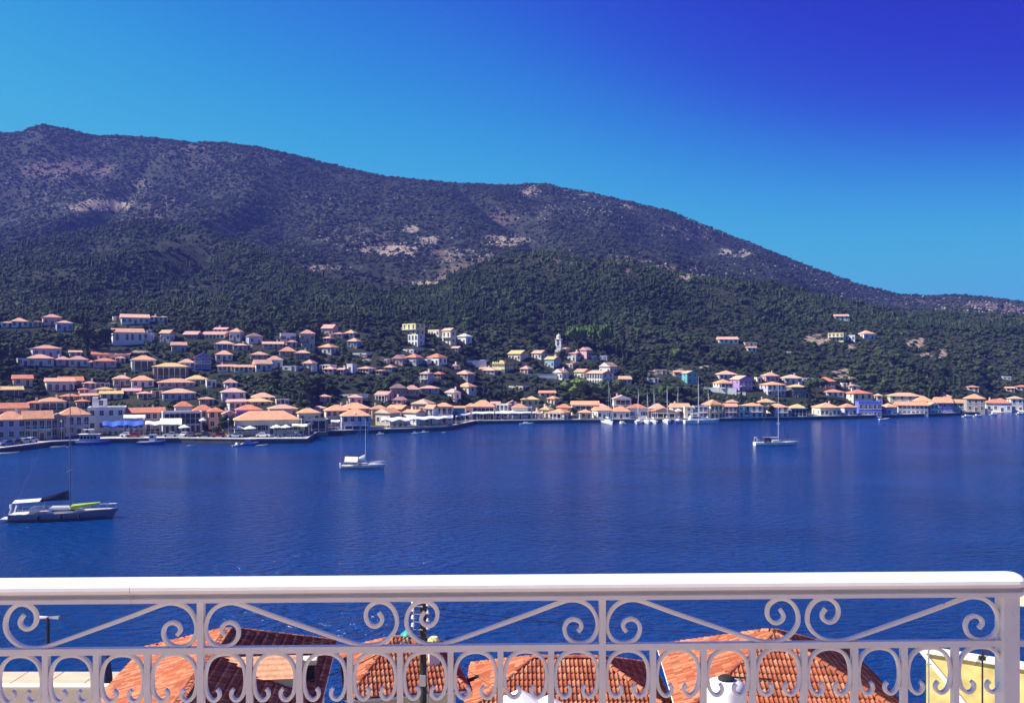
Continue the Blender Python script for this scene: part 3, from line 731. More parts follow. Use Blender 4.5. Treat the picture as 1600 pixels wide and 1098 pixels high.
5 790 868 303 316 332 gs W 4 2 - | tiny pale hut below the lone wide villa
6 202 328 165 182 244 fo Y -12 4 b | pale yellow villa on the right-hand hillside
6 322 398 190 198 244 f- W -8 3 - | low white wing joined right of the yellow hillside villa
6 412 534 165 188 230 hs W 22 2 b | white villa with blue shaded side on the right-hand hillside
1 130 206 370 378 442 f- W 4 2 - | white stepped annex at the left of the grey-blue house
1 655 706 395 408 455 hp P 4 1 - | tiny pink hip left of the pink house with red roof
1 862 936 378 390 420 hs W -4 2 - | small white hut right of the pink house with red roof
1 520 604 344 352 376 gs G 4 2 - | low grey roof just above the lilac twin house
1 208 300 700 712 772 hr A 4 2 - | small red roof left of the white portico house
1 588 662 618 632 660 hr P 4 2 - | small reddish roof below the lilac hipped and flat pair
2 545 652 284 297 322 hs P 3 3 - | low pink roof below the shaded low house with pale hip
2 940 1020 256 269 296 hp P 3 2 - | little pink roof right of the long low salmon roof
2 1056 1152 272 281 308 f- G 3 2 - | grey flat house below the stone hipped house of the upper row
2 862 962 688 700 735 f- L 4 3 - | pale terrace house right of the long salmon-roofed house
2 1136 1208 738 753 805 ho C 4 2 - | small cream house left of the orange roof group by the restaurant
3 478 548 388 396 424 f- A -6 2 - | tan walled ruin left of the pink gable-fronted house
3 764 832 384 387 432 f- W -14 2 - | white terrace wing left of the villa with two rows of arches
3 984 1058 290 306 338 gs U -4 2 - | small blue house under the white villa with pale roof
3 1188 1292 448 462 494 gs W -6 3 - | long low white house left of the yellow parapet house
3 150 322 650 655 695 f- C -4 4 - | low cream terrace building above the orange roof group
4 640 722 412 418 458 f- A -8 2 - | tan sunlit wall house below the bell tower
4 1034 1128 512 535 578 gs L 4 3 - | lilac and white house right of the long arched house
4 214 372 588 598 626 f- C -6 4 - | low pale building in the trees above the ochre house
4 0 62 394 404 428 f- W -6 2 - | small white flat house left of the yellow parapet house
4 654 748 362 366 404 f- W -8 2 - | white walled terrace beside the rosy church gable
5 58 138 526 536 564 f- W 4 2 - | low white house in the gardens above the moored masts
5 108 198 454 465 502 f- A 4 2 - | tan ruin among light trees above the moored masts
5 250 328 470 482 524 gs A 4 2 - | tan house left of the blue-green house
5 1204 1292 531 542 562 f- W 4 3 - | low white flat house left of the bright red hipped house
5 854 906 511 522 562 f- W 10 1 - | narrow white wing left of the pink upper house
5 770 872 254 262 292 f- A 4 3 - | tan terrace right of the lone wide villa
6 240 346 50 62 94 gs W 4 3 - | faint white house highest on the right-hand hillside
6 290 336 534 542 574 f- W 4 1 - | tiny white hut below the terraced slope
'''
_ent = []
for ln in CATALOG.strip().splitlines():
    left, label = ln.split('|'); q = left.split(); ox, oy, s = TILE[q[0]]
    v = [float(x) for x in q[1:6]]
    _ent.append((oy + v[4]/s, ox + v[0]/s, ox + v[1]/s, oy + v[2]/s, oy + v[3]/s, q[6], q[7], float(q[8]), int(q[9]), q[10], label.strip()))
_ent.sort(key=lambda e: -e[0])
BUILT = {}
for e in _ent:
    BUILT[e[10]] = house(e[1], e[2], e[3], e[4], e[0], *e[5:])
# ------------------------------------------------------------ special buildings
def special():
    # penthouse stair block on the white flat-roofed block
    o, W, D, hw, hr = BUILT['big white flat-roofed block behind the blue awning']
    k = o.location.y / F
    b = MB(); b.box((-W*.40, D*.3, hw - .5), (-W*.02, D*.75, hw + 2.2)); b.box((-W*.40, D*.3, hw + 2.2), (-W*.26, D*.75, hw + 2.9)); b.build('stair_tower', M_WALL['W'], o, fix=False)
    w_ = link('window', win('s', ''), o, (-W*.16, D*.3, hw + .4))
    # sunlit wedge parapet on the vivid blue house
    o, W, D, hw, hr = BUILT['vivid blue house with parapet at the water']
    b = MB()
    for i in range(7):
        x = -W*.46 + W*.92*i/6; b.box((x - .35, -.04, hw), (x + .35, .24, hw + (.9 if i == 3 else .45)))
    b.build('merlon_row', M_WALL['B'], o, fix=False)
    o, W, D, hw, hr = BUILT['yellow flat-roofed house with battlement-like parapet']
    b = MB()
    for i in range(6):
        x = -W*.42 + W*.84*i/5; b.box((x - .3, -.04, hw), (x + .3, .24, hw + .55))
    b.box((-W*.2, D*.4, hw - .4), (W*.1, D*.7, hw + 1.2)); b.build('parapet_crown', M_WALL['Y'], o, fix=False)
    # white church hall with tall windows and bell gable (upper left)
    s = 4.774; px0, px1 = 835/s, 1068/s
    o, W, D, hw, hr = house(px0, px1, 480 + 158/s, 480 + 186/s, 480 + 290/s, 'gs', 'W', 6, 0, 'x', 'long white hillside church hall with tall dark windows and small bell gable', 'church', name='church')
    for x in (-.36, -.05, .12, .36):
        link('window', win('ta', ''), o, (W * x, 0, hw * .42), scale=(.9, 1, 1.25))
    b = MB(); x0 = W/2 + 1.2
    b.box((x0, 1, -2), (x0 + .5, 1.6, hw + .6)); b.box((x0 + 1.5, 1, -2), (x0 + 2.0, 1.6, hw + .6)); b.box((x0 - .1, .95, hw + .6), (x0 + 2.1, 1.65, hw + .9)); b.poly([(x0, 1, hw + .9), (x0 + 2, 1, hw + .9), (x0 + 1, 1, hw + 1.9)]); b.poly([(x0 + 2, 1.6, hw + .9), (x0, 1.6, hw + .9), (x0 + 1, 1.6, hw + 1.9)])
    b.box((x0 + .5, 1, -2), (x0 + 1.5, 1.6, hw - 1.2)); b.build('bell_gable', M_WALL['W'], o, fix=False)
    b = MB(); b.lathe([(.05, .5), (.22, .45), (.28, .1), (.4, 0)], 8, 0, (x0 + 1, 1.3, hw - .6)); b.build('bell', M_METAL, o)
    # stone bell tower
    s = 4.774; ox, oy = 750, 480
    pc = ox + 588/s; base = oy + 360/s; Y = depth_at(pc, base); k = Y / F
    zb = H + (HOR - base) * k; hB = (360 - 235)/s * k; w = (612 - 566)/s * k * .98
    t = thing('bell_tower', 'tall pale stone bell tower with small dome above the town', 'tower', ((pc - 800)*k, Y + w/2, zb), math.radians(-14) - math.atan((pc - 800)/F))
    b = MB(); b.box((-w/2, -w/2, -3), (w/2, w/2, hB*.52)); b.box((-w/2 - .12, -w/2 - .12, hB*.52), (w/2 + .12, w/2 + .12, hB*.56)); b.box((-w/2 + .05, -w/2 + .05, hB*.56), (w/2 - .05, w/2 - .05, hB*.96)); b.box((-w/2 - .18, -w/2 - .18, hB*.96), (w/2 + .18, w/2 + .18, hB))
    b.build('shaft', M_WALL['W'], t, fix=False)
    for z in (.62, .82):
        for rz in range(4):
            q = link('belfry_opening', win('ta', ''), t, (Vector((0, -w/2 + .05, 0)) @ Matrix.Rotation(-rz*math.pi/2, 3, 'Z')).to_tuple()[:2] + (hB * z - .2,), scale=(.95, 1, .75)); q.rotation_euler = (0, 0, rz*math.pi/2)
    r = w * .34
    b = MB(); b.lathe([(r*1.1, 0), (r*1.1, .9), (r*1.25, .95), (r*1.2, 1.2), (r*.95, 1.75), (r*.5, 2.2), (.08, 2.45), (.06, 3.2)], 10); b.build('dome', M_WALL['C'], t, loc=(0, 0, hB))
    # ruined-looking stone church with pink sunlit gable beside the pines
    o, W, D, hw, hr = house(ox + 745/s, ox + 832/s, oy + 288/s, oy + 318/s, oy + 385/s, 'Gs', 'P', -16, 1, '-', 'stone church with rosy sunlit gable among the umbrella pines', 'church', name='church')
    house(ox + 655/s, ox + 752/s, oy + 330/s, oy + 342/s, oy + 388/s, 'gp', 'G', -8, 2, '-', 'low church house between bell tower and rosy gable', 'house')
    # white cemetery-like wall with blue gate right of the church
    pc0, pc1, base = ox + 832/s, ox + 948/s, oy + 395/s
    Y = depth_at((pc0 + pc1)/2, base); k = Y/F; zb = H + (HOR - base)*k; L_ = (pc1 - pc0)*k
    t = thing('garden_wall', 'low white wall with blue panels under the umbrella pines', 'wall', (((pc0 + pc1)/2 - 800)*k, Y, zb), -math.atan(((pc0 + pc1)/2 - 800)/F))
    b = MB(); b.box((-L_/2, 0, -2), (L_/2, .4, 2.4)); b.build('wall', M_WALL['W'], t, fix=False)
    for i in range(3):
        b = MB(); b.box((-L_*.38 + i*L_*.3, -.08, .2), (-L_*.22 + i*L_*.3, -.01, 2.1)); b.build('panel', M_WALL['U'], t, fix=False)
special()

# retaining walls of the slope gardens
def garden_walls():
    for (x0, x1, row, h, lab) in ((1100, 1150, 614, 2.4, 'white retaining wall under the white verandah house'), (820, 870, 590, 1.6, 'low stone terrace wall left of the white gable house'),
                                  (128, 150, 616, 1.6, 'pale garden wall on the left slope'), (545, 575, 622, 1.4, 'pale terrace wall above the orange roofs'), (700, 760, 568, 1.4, 'thin terrace wall in the central gardens'),
                                  (1150, 1165, 617, 1.2, 'small wall below the purple house'), (390, 430, 577, 1.2, 'white terrace wall edging the grove')):
        Y = depth_at((x0 + x1)/2, row); k = Y/F; z = H + (HOR - row)*k; L_ = (x1 - x0)*k
        b = MB(); b.box((-L_/2, 0, -2), (L_/2, .45, h)); b.box((-L_/2 - .05, -.05, h), (L_/2 + .05, .5, h + .12))
        o = b.build('garden_wall', M_WALL['W'], None, fix=False); o.location = (((x0 + x1)/2 - 800)*k, Y, z); o.rotation_euler = (0, 0, -math.atan(((x0 + x1)/2 - 800)/F)); tag(o, lab, 'wall')
garden_walls()

# ------------------------------------------------------------ awnings and parasols on the quay
def quay_pt(px, off):
    Y = shoreY(px) + off; return Vector(((px - 800)/F*Y, Y, 1.40 if off < 5.6 else 1.40 + (off - 5.6)*.055 + .06))
def awning(px0, px1, off, depth, h0, h1, mat, label, wavy=.12, posts=6):
    t = thing('awning', label, 'awning', quay_pt((px0 + px1)/2, off), 0, 'awnings of the waterfront cafes')
    o = t.location; n = max(8, int((px1 - px0)/3)); b = MB(); fr = []; bk = []
    for i in range(n + 1):
        px = lerp(px0, px1, i/n); a = quay_pt(px, off) - o; c = quay_pt(px, off + depth) - o
        wv = wavy * math.sin(i * .9) + rng.uniform(-.03, .03)
        fr.append(Vector((a.x, a.y, h0 + wv))); bk.append(Vector((c.x, c.y, h1 + wv * .6)))
    for i in range(n):
        b.poly([fr[i], fr[i + 1], bk[i + 1], bk[i]]); b.poly([bk[i] - Vector((0, 0, .05)), bk[i + 1] - Vector((0, 0, .05)), fr[i + 1] - Vector((0, 0, .05)), fr[i] - Vector((0, 0, .05))])
        b.poly([fr[i] - Vector((0, 0, .35)), fr[i + 1] - Vector((0, 0, .35)), fr[i + 1], fr[i]])
    b.build('canopy', mat, t, fix=False)
    pm = MB(); pm.tube([(0, 0, 0), (0, 0, 1)], .06, 6); me = pm.mesh('post', [M_WHITE])
    for i in range(posts):
        q = quay_pt(lerp(px0 + .5, px1 - .5, i/(posts - 1)), off + .15) - o; link('post', me, t, (q.x, q.y, q.z), scale=(1, 1, h0 - .1 - q.z))
    # tables under the canopy read as one dark band of furniture
    for i in range(max(2, int((px1 - px0)/9))):
        q = quay_pt(lerp(px0 + 2, px1 - 2, (i + .5)/max(2, int((px1 - px0)/9))), off + depth*.45)
        cafe_table(q)
_ct = MB(); _ct.lathe([(.25, 0), (.25, .04), (.04, .06), (.04, .7)], 8, 0); _ct.box((-.42, -.42, .7), (.42, .42, .75), 1)
CT_TOP = None
def cafe_parts():
    a = MB(); a.lathe([(.25, 0), (.25, .04), (.04, .06), (.04, .7)], 8); b = MB(); b.box((-.42, -.42, .7), (.42, .42, .75))
    c = MB(); c.box((-.22, -.22, .42), (.22, .22, .47)); 
    for x in (-.19, .19):
        for y in (-.19, .19): c.box((x - .02, y - .02, 0), (x + .02, y + .02, .42))
    d = MB(); d.box((-.22, .18, .47), (.22, .22, .92))
    return a.mesh('pedestal', [M_METAL]), b.mesh('tabletop', [M_WHITE]), c.mesh('seat', [M_BLUEC]), d.mesh('backrest', [M_BLUEC])
CP = cafe_parts()
def cafe_table(q):
    t = thing('cafe_table', 'small square cafe table in the shade of the waterfront awnings', 'table', q, rng.uniform(0, .5), 'cafe tables on the quay')
    link('pedestal', CP[0], t); link('tabletop', CP[1], t)
    for i, an in enumerate((0.3, 3.3)):
        c = thing('cafe_chair', 'dark blue cafe chair at a small table on the quay', 'chair', (q.x + .75*math.cos(an), q.y + .75*math.sin(an), q.z), an - math.pi/2, 'cafe chairs on the quay')
        link('seat', CP[2], c); link('backrest', CP[3], c)
awning(596, 646, 1.6, 5.5, 2.6, 3.3, M_CANVAS, 'long white wavy awning below the cream gable house', .28, 7)
awning(646, 708, 1.6, 5.0, 2.7, 3.3, M_CANVAS, 'long white awning below the white three-windowed house', .2, 8)
awning(712, 735, 1.4, 3.5, 2.7, 3.1, M_CANVAS, 'short white awning climbing round the quay corner', .1, 4)
awning(737, 772, 1.6, 4.5, 2.6, 3.0, M_CANVAS, 'white awning below the glazed gallery restaurant', .12, 5)
awning(774, 830, 1.6, 4.8, 2.6, 3.1, M_CANVAS, 'white straight awning below the blue-shuttered house', .05, 7)
awning(160, 193, 8.5, 5.5, 2.7, 3.8, M_BLUEC, 'bright blue awning on the left quay', .25, 5)
awning(193, 224, 8.5, 4.5, 2.8, 3.9, M_BLUEC, 'second bright blue awning, nearer the white awning', .2, 5)
awning(193, 227, 13.5, 4.0, 4.5, 5.2, M_CANVAS, 'white awning stretched above the blue awnings', .05, 5)
awning(227, 250, 8.5, 4.0, 3.1, 3.8, M_CANVAS, 'small white scalloped awning beside the cream awning', .22, 4)
awning(250, 284, 8.5, 4.5, 3.1, 4.6, M_YELC, 'pale cream awning below the glass-banded building', .05, 5)
awning(456, 492, 7.5, 4.0, 2.8, 3.2, M_YELC, 'cream awning on the pier corner terrace', .1, 5)
awning(517, 531, 2.4, 3.0, 2.6, 3.0, M_CANVAS, 'little white awning left of the hipped waterfront restaurant', .05, 3)
awning(832, 848, 1.8, 3.5, 2.5, 2.9, M_CANVAS, 'white awning tip beside the small cream cottage', .12, 3)
def parasol(px, off, r, h, label):
    t = thing('parasol', label, 'parasol', quay_pt(px, off), rng.uniform(0, .6), 'white parasols on the quay')
    b = MB(); b.tube([(0, 0, 0), (0, 0, h + .5)], .05, 6); b.build('pole', M_BROWN, t)
    b = MB(); b.lathe([(.3, 0), (.3, .1), (.08, .16)], 8); b.build('base', M_STONE, t)
    c = MB(); n = 8; ap = (0, 0, h + .75)
    R = [(r*math.cos(2*math.pi*i/n + .39), r*math.sin(2*math.pi*i/n + .39), h) for i in range(n)]
    for i in range(n):
        c.poly([R[i], R[(i + 1) % n], ap]); a, d = R[i], R[(i + 1) % n]; c.poly([(a[0], a[1], h - .22), (d[0], d[1], h - .22), d, a]); c.poly([(a[0], a[1], h - .03), (0, 0, h + .7), (d[0], d[1], h - .03)])
    c.build('canopy', M_CANVAS, t, fix=False)
for a in ((288, 6.5, 1.7, 2.5, 'white parasol beside the cream awning'), (371, 5.6, 1.9, 2.5, 'left one of the two big parasols before the customs hall'), (390.5, 5.6, 1.9, 2.5, 'right one of the two big parasols before the customs hall'),
          (432, 7.2, 1.9, 2.6, 'left white parasol on the pier terrace'), (447, 7.2, 1.6, 2.6, 'right white parasol on the pier terrace'), (317, 17, 1.2, 3.4, 'small white parasol on the roof-level terrace left of the dark tree'),
          (822, 4.5, 1.5, 2.4, 'white parasol at the right end of the long awnings'), (1060, 7.0, 1.5, 2.6, 'white parasol by the boat shed')):
    parasol(*a)

# ------------------------------------------------------------ vehicles on the quay
CAR_COL = {'white': (.72, .72, .70), 'red': (.36, .02, .02), 'silver': (.42, .44, .47), 'blue': (.04, .09, .34), 'black': (.02, .02, .022), 'dark grey': (.08, .085, .09)}
M_CAR = {k: plain('car_paint_' + k.replace(' ', '_'), v, .3, .03, 1, spec=.5, coat=.5) for k, v in CAR_COL.items()}
def car_meshes(van=False):
    def ring(x, hw, zs): return [(x, -hw, zs[0]), (x, hw, zs[0]), (x, hw*1.02, (zs[0] + zs[1])/2), (x, hw*.96, zs[1]), (x, -hw*.96, zs[1]), (x, -hw*1.02, (zs[0] + zs[1])/2)]
    b = MB(); L_ = 4.3
    hood = .82 if not van else 1.05
    b.loft([ring(-2.15, .72, (.35, .62)), ring(-2.05, .82, (.22, hood - .08)), ring(-1.2, .86, (.2, hood)), ring(-.3, .87, (.2, hood + .06)), ring(1.0, .87, (.2, hood + .08)), ring(1.95, .84, (.22, hood + .04)), ring(2.12, .76, (.36, hood - .12))])
    if van: cab = [(-1.35, hood), (-.75, 1.85), (1.9, 1.9), (2.05, hood)]
    else: cab = [(-1.0, hood), (-.3, 1.38), (.95, 1.4), (1.75, hood)]
    roof = MB(); y0, y1 = .8, .66
    prof = cab
    b.loft([[(prof[0][0], -y0, prof[0][1]), (prof[1][0], -y1, prof[1][1]), (prof[2][0], -y1, prof[2][1]), (prof[3][0], -y0, prof[3][1])], [(prof[0][0], y0, prof[0][1]), (prof[1][0], y1, prof[1][1]), (prof[2][0], y1, prof[2][1]), (prof[3][0], y0, prof[3][1])]])
    g = MB(); zt = prof[1][1] - .1; zb = hood + .1
    for s in (-1, 1):
        def yy(z): return s * (lerp(y0, y1, (z - hood)/(prof[1][1] - hood)) + .012)
        pts = [(prof[0][0] + .28, yy(zb), zb), (prof[1][0] + .1, yy(zt), zt), (prof[2][0] - .1, yy(zt), zt), (prof[3][0] - .2, yy(zb), zb)]
        g.poly(pts)
    def ws(a, b_, o_):
        p0 = lerp(a[0], b_[0], .15) + o_, lerp(a[1], b_[1], .15); p1 = lerp(a[0], b_[0], .88) + o_, lerp(a[1], b_[1], .88)
        g.poly([(p0[0], -.72, p0[1]), (p0[0], .72, p0[1]), (p1[0], .62, p1[1]), (p1[0], -.62, p1[1])])
    ws(prof[0], prof[1], -.015); ws(prof[3], prof[2], .015)
    t = MB(); t.loft([[(.32*math.cos(2*math.pi*i/12), y, .32*math.sin(2*math.pi*i/12)) for i in range(12)] for y in (-.1, .1)]); 
    h = MB(); h.box((-2.14, -.12, .56), (-2.0, .12, .7))
    return b, g.mesh('window_glass', [M_GLASS]), t.mesh('wheel', [M_DARK]), h.mesh('headlight', [M_WHITE])
_cm = {}
def car(px, off, colr, ang, label, van=False):
    key = (colr, van)
    if key not in _cm:
        b, g, w_, h = car_meshes(van); _cm[key] = (b.mesh('body', [M_CAR[colr]]), g, w_, h)
    me = _cm[key]; t = thing('van' if van else 'car', label, 'van' if van else 'car', quay_pt(px, off), math.radians(ang), 'vehicles parked on the quay')
    link('body', me[0], t); link('window_glass', me[1], t)
    for x in (-1.3, 1.35):
        for y in (-.78, .78): link('wheel', me[2], t, (x, y, .32))
    for y in (-.58, .58): link('headlight', me[3], t, (0, y, 0))
for a in ((9, 4.2, 'blue', 70, 'blue car parked first from the left edge on the quay'), (23, 4.2, 'black', 75, 'black car parked second from the left edge on the quay'), (37, 4.2, 'silver', 70, 'silver car parked third from the left edge on the quay'), (47, 4.4, 'white', 75, 'white car parked fourth from the left edge on the quay'),
          (200, 4.2, 'white', 175, 'white car half hidden behind the red car near the blue fishing boat'), (209, 3.2, 'red', 10, 'dark red car left of the blue fishing boat'), (267, 3.6, 'silver', 5, 'silver car right of the blue fishing boat'),
          (288, 4.5, 'white', 90, 'white car below the cream awning parasol'), (298, 3.6, 'dark grey', 100, 'dark grey car left of the pair of cars under the dark tree'), (320, 3.4, 'black', 5, 'black car left of the red one under the dark tree'), (342, 3.2, 'red', 5, 'bright red car under the dark waterfront tree'),
          (368, 3.4, 'white', 8, 'white car before the left big parasol'), (412, 4.6, 'white', 175, 'white car at the foot of the pier terrace'),
          (866, 3.4, 'silver', 5, 'silver car first of three by the garage house'), (879, 3.4, 'white', 175, 'white car second of three by the garage house'), (894, 3.4, 'dark grey', 5, 'grey car third of three by the garage house'),
          (963, 3.8, 'red', 5, 'red car between the two leftmost moored boats'),
          (1141, 3.2, 'white', 90, 'white car left of the two vans by the pink shop'), (1197, 3.4, 'dark grey', 5, 'dark grey car under the round tree by the lilac houses')):
    car(*a)
for a in ((1156, 3.4, 'white', 90, 'white van, left of two by the pale lilac house'), (1165, 3.4, 'white', 90, 'white van, right of two by the pale lilac house'), (1211, 3.6, 'white', 5, 'white van right of the mast of the right yacht')):
    car(*a, van=True)
# scooters parked on the pier corner
def scooter_proto():
    w_ = MB(); w_.loft([[(.24*math.cos(2*math.pi*i/10), y, .24*math.sin(2*math.pi*i/10)) for i in range(10)] for y in (-.05, .05)])
    b = MB(); b.box((-.25, -.13, .22), (.35, .13, .34)); b.loft([[(.2, -.16, .3), (.2, .16, .3), (.2, .13, .72), (.2, -.13, .72)], [(.85, -.13, .38), (.85, .13, .38), (.85, .1, .78), (.85, -.1, .78)]]); b.loft([[(-.3, -.2, .25), (-.3, .2, .25), (-.42, .17, .8), (-.42, -.17, .8)], [(-.36, -.2, .25), (-.36, .2, .25), (-.48, .17, .8), (-.48, -.17, .8)]])
    s = MB(); s.box((.15, -.15, .78), (.9, .15, .88)); h = MB(); h.tube([(-.45, -.33, 1.02), (-.47, 0, .98), (-.45, .33, 1.02)], .025, 5); h.tube([(-.47, 0, .98), (-.4, 0, .6)], .03, 5)
    return w_.mesh('wheel', [M_DARK]), b.mesh('body', [M_CAR['blue']]), s.mesh('seat', [M_DARK]), h.mesh('handlebar', [M_METAL])
SP = scooter_proto()
for i, (px, off) in enumerate(((429, 3.6), (433, 3.0), (437, 3.8), (441, 3.1), (450, 3.4), (455, 2.9), (462, 3.6), (469, 3.2), (474, 4.0))):
    t = thing('scooter', 'dark blue scooter in the row parked on the pier corner', 'scooter', quay_pt(px, off), rng.uniform(.9, 1.9), 'scooters on the pier corner')
    for x in (-.52, .62): link('wheel', SP[0], t, (x, 0, .24))
    link('body', SP[1], t); link('seat', SP[2], t); link('handlebar', SP[3], t)

# street lamps on the far quay
def quay_lamp(px, h, label):
    t = thing('street_lamp', label, 'lamp', quay_pt(px, 2.0), 0, 'lamps along the far quay')
    b = MB(); b.tube([(0, 0, 0), (0, 0, h)], [.09, .05], 6); b.build('pole', M_METAL, t); b = MB(); b.lathe([(.05, h), (.22, h + .1), (.24, h + .35), (.06, h + .55)], 8); b.build('lantern', M_WHITE, t)
for px, h, lab in ((96, 5, 'thin quay lamp left of the excursion boat'), (225, 5, 'thin quay lamp behind the blue fishing boat'), (357, 5, 'thin quay lamp right of the dark waterfront tree'), (555, 5, 'thin quay lamp before the hipped restaurant'), (860, 5, 'thin quay lamp by the garage house cars'), (1110, 6, 'thin quay lamp near the yellow-sided house'), (1290, 5, 'thin quay lamp before the long cream gallery house'), (1420, 5, 'thin quay lamp before the long violet house')):
    quay_lamp(px, h, lab)

# ------------------------------------------------------------ boats
M_HULL = plain('white_hull', (.74, .74, .74), .3, .03, 1.5, coat=.3); M_HULLB = plain('blue_hull', (.06, .10, .42), .35, .05, 1.5, coat=.3); M_DECK = plain('pale_deck', (.62, .58, .52), .7, .08, 3)
M_ANTI = plain('dark_waterline', (.02, .03, .08), .5, .1, 2); M_NAVY = plain('navy_canvas', (.015, .02, .06), .8, .15, 3); M_LIME = plain('lime_cover', (.42, .62, .05), .7, .08, 3); M_CREAM = plain('cream_sail', (.78, .72, .52), .8, .05, 2)
M_MASTD = plain('grey_mast', (.16, .17, .24), .4, .05, 3, metal=.3); M_HULLSH = plain('shaded_white_hull', (.22, .21, .28), .35, .05, 1.5, coat=.2)  # white hull of the left yacht, its grey-lilac shade put into the colour
M_ALU = plain('mast_alloy', (.72, .73, .75), .35, .05, 3, metal=.3)
def hull_mb(L_, B, fb, stern=.78, nst=12, bowrise=.35):
    b = MB(); dk = MB(); rings = []; sheer = []
    for i in range(nst + 1):
        t = i / nst; x = -L_/2 + L_*t
        hb = B/2 * (stern + (1 - stern)*math.sin(min(1, t/.45)*math.pi/2)) * (1 if t < .45 else max(.015, math.cos((t - .45)/.55*math.pi/2)**.75))
        zs = fb + bowrise*max(0, t - .3)**2*1.6; xo = (.06*L_*t**6)
        pr = [(-hb, zs), (-hb*.97, zs*.55), (-hb*.86, .12), (-hb*.6, -.25), (0, -.45), (hb*.6, -.25), (hb*.86, .12), (hb*.97, zs*.55), (hb, zs)]
        rings.append([(x + xo*max(0, z/ fb), y, z) for y, z in pr]); sheer.append((x + xo, hb, zs))
    b.loft(rings, 0, False, False)
    n = 9; b.f.append(tuple(reversed(range(n)))); b.m.append(0); e = nst*n; b.f.append(tuple(e + j for j in range(n))); b.m.append(0)
    for (x0, h0, z0), (x1, h1, z1) in zip(sheer, sheer[1:]): dk.poly([(x0, -h0*.97, z0 - .06), (x0, h0*.97, z0 - .06), (x1, h1*.97, z1 - .06), (x1, -h1*.97, z1 - .06)])
    return b, dk, sheer
def at_sea(px, row):
    Y = SEAK / (row - HOR); return Vector(((px - 800)/F*Y, Y, 0)), Y
def yacht(loc, rz, L_, B, mast_h, label, style, simple=False):
    t = thing('sailing_yacht', label, 'yacht', loc, rz, 'yachts moored at the quay' if simple else None)
    fb = .085*L_ if not simple else .09*L_
    hb, dk, sheer = hull_mb(L_, B, fb)
    hu = hb.build('hull', {'blue': M_HULLB, 'left': M_HULLSH}.get(style, M_HULL), t, smooth=False); dk.build('deck', M_DECK, t)
    st = MB(); 
    for s in (-1, 1):
        pts = [(x, s*(h*.985 + .012), .22) for x, h, z in sheer[:-1]]
        for a, c in zip(pts, pts[1:]): st.poly([a, c, (c[0], c[1], .34), (a[0], a[1], .34)])
    if not simple: st.build('waterline_stripe', M_ANTI, hu, fix=False)
    # cabin
    cb = MB(); x0, x1 = -.12*L_, .22*L_; zc = fb + .02
    cb.loft([[(x0, -.3*B, zc), (x0, .3*B, zc), (x0 + .15, .26*B, zc + .062*L_*.85), (x0 + .15, -.26*B, zc + .062*L_*.85)], [(lerp(x0, x1, .6), -.29*B, zc + .03), (lerp(x0, x1, .6), .29*B, zc + .03), (lerp(x0, x1, .55), .24*B, zc + .058*L_*.85), (lerp(x0, x1, .55), -.24*B, zc + .058*L_*.85)], [(x1, -.14*B, zc + .06), (x1, .14*B, zc + .06), (x1 - .1, .12*B, zc + .16), (x1 - .1, -.12*B, zc + .16)]])
    c = cb.build('cabin', M_HULL, t)
    if not simple:
        for s in (-1, 1):
            for k in range(3):
                xx = lerp(x0 + .5, x0 + (x1 - x0)*.62, k/2.5); w_ = MB(); w_.box((xx, s*.292*B - .02, zc + .18), (xx + .09*L_, s*.292*B + .02, zc + .36)); w_.build('cabin_window', M_GLASS, c, fix=False)
    # mast, spreaders, boom
    mx = .08*L_; ms = MB(); ms.tube([(mx, 0, fb), (mx, 0, mast_h)], [.0065*L_, .004*L_], 8); m_ = ms.build('mast', M_MASTD if style == 'left' else M_ALU, t)
    for zf in ((.36, .62) if not simple else (.55,)):
        sp = MB(); z = mast_h*zf; sp.tube([(mx - .08, -.11*L_*(.9 if zf > .5 else 1.15), z - .05), (mx, 0, z), (mx - .08, .11*L_*(.9 if zf > .5 else 1.15), z - .05)], .0035*L_, 5); sp.build('spreader', M_ALU, m_)
    bz = fb + .115*L_; bo = MB(); bl = .36*L_
    if style == 'left':
        bo.loft([[(mx - .2, y, bz + 1.9*(z) + .1) for y, z in ((-.12, 0), (.12, 0), (.14, .35), (0, .75), (-.14, .35))], [(mx - .2 - bl*.55, y, bz + 1.0*z + .05) for y, z in ((-.12, 0), (.12, 0), (.14, .3), (0, .7), (-.14, .3))], [(mx - .2 - bl*1.12, y, bz + .3*z - .15) for y, z in ((-.06, 0), (.06, 0), (.07, .3), (0, .6), (-.07, .3))]])
        bo.build('sail_cover', M_NAVY, t)
    elif style == 'cream':
        bo.loft([[(mx - .15, y, bz + z*1.3) for y, z in ((-.13, 0), (.13, 0), (.16, .5), (0, 1), (-.16, .5))], [(mx - bl*.5, y, bz + z*.6) for y, z in ((-.15, 0), (.15, 0), (.18, .4), (0, .9), (-.18, .4))]]); bo.build('sail_cover', M_CANVAS, t)
        aw = MB(); xa, xb = mx - bl*.5, mx - bl*1.35
        aw.loft([[(xa, -.42*B, bz - .25), (xa, 0, bz + .75), (xa, .42*B, bz - .25), (xa, .42*B, bz - .32), (xa, 0, bz + .68), (xa, -.42*B, bz - .32)], [(xb, -.42*B, bz - .2), (xb, 0, bz + .85), (xb, .42*B, bz - .2), (xb, .42*B, bz - .27), (xb, 0, bz + .78), (xb, -.42*B, bz - .27)]]); aw.build('cockpit_awning', M_CREAM, t)
    else:
        bo.tube([(mx - .1, 0, bz), (mx - bl, 0, bz + .05)], .016*L_ if style != 'right' else .008*L_, 6); bo.build('boom', M_ALU if style == 'right' else M_CANVAS, t)
    # rigging
    wr = MB(); bow = sheer[-1]
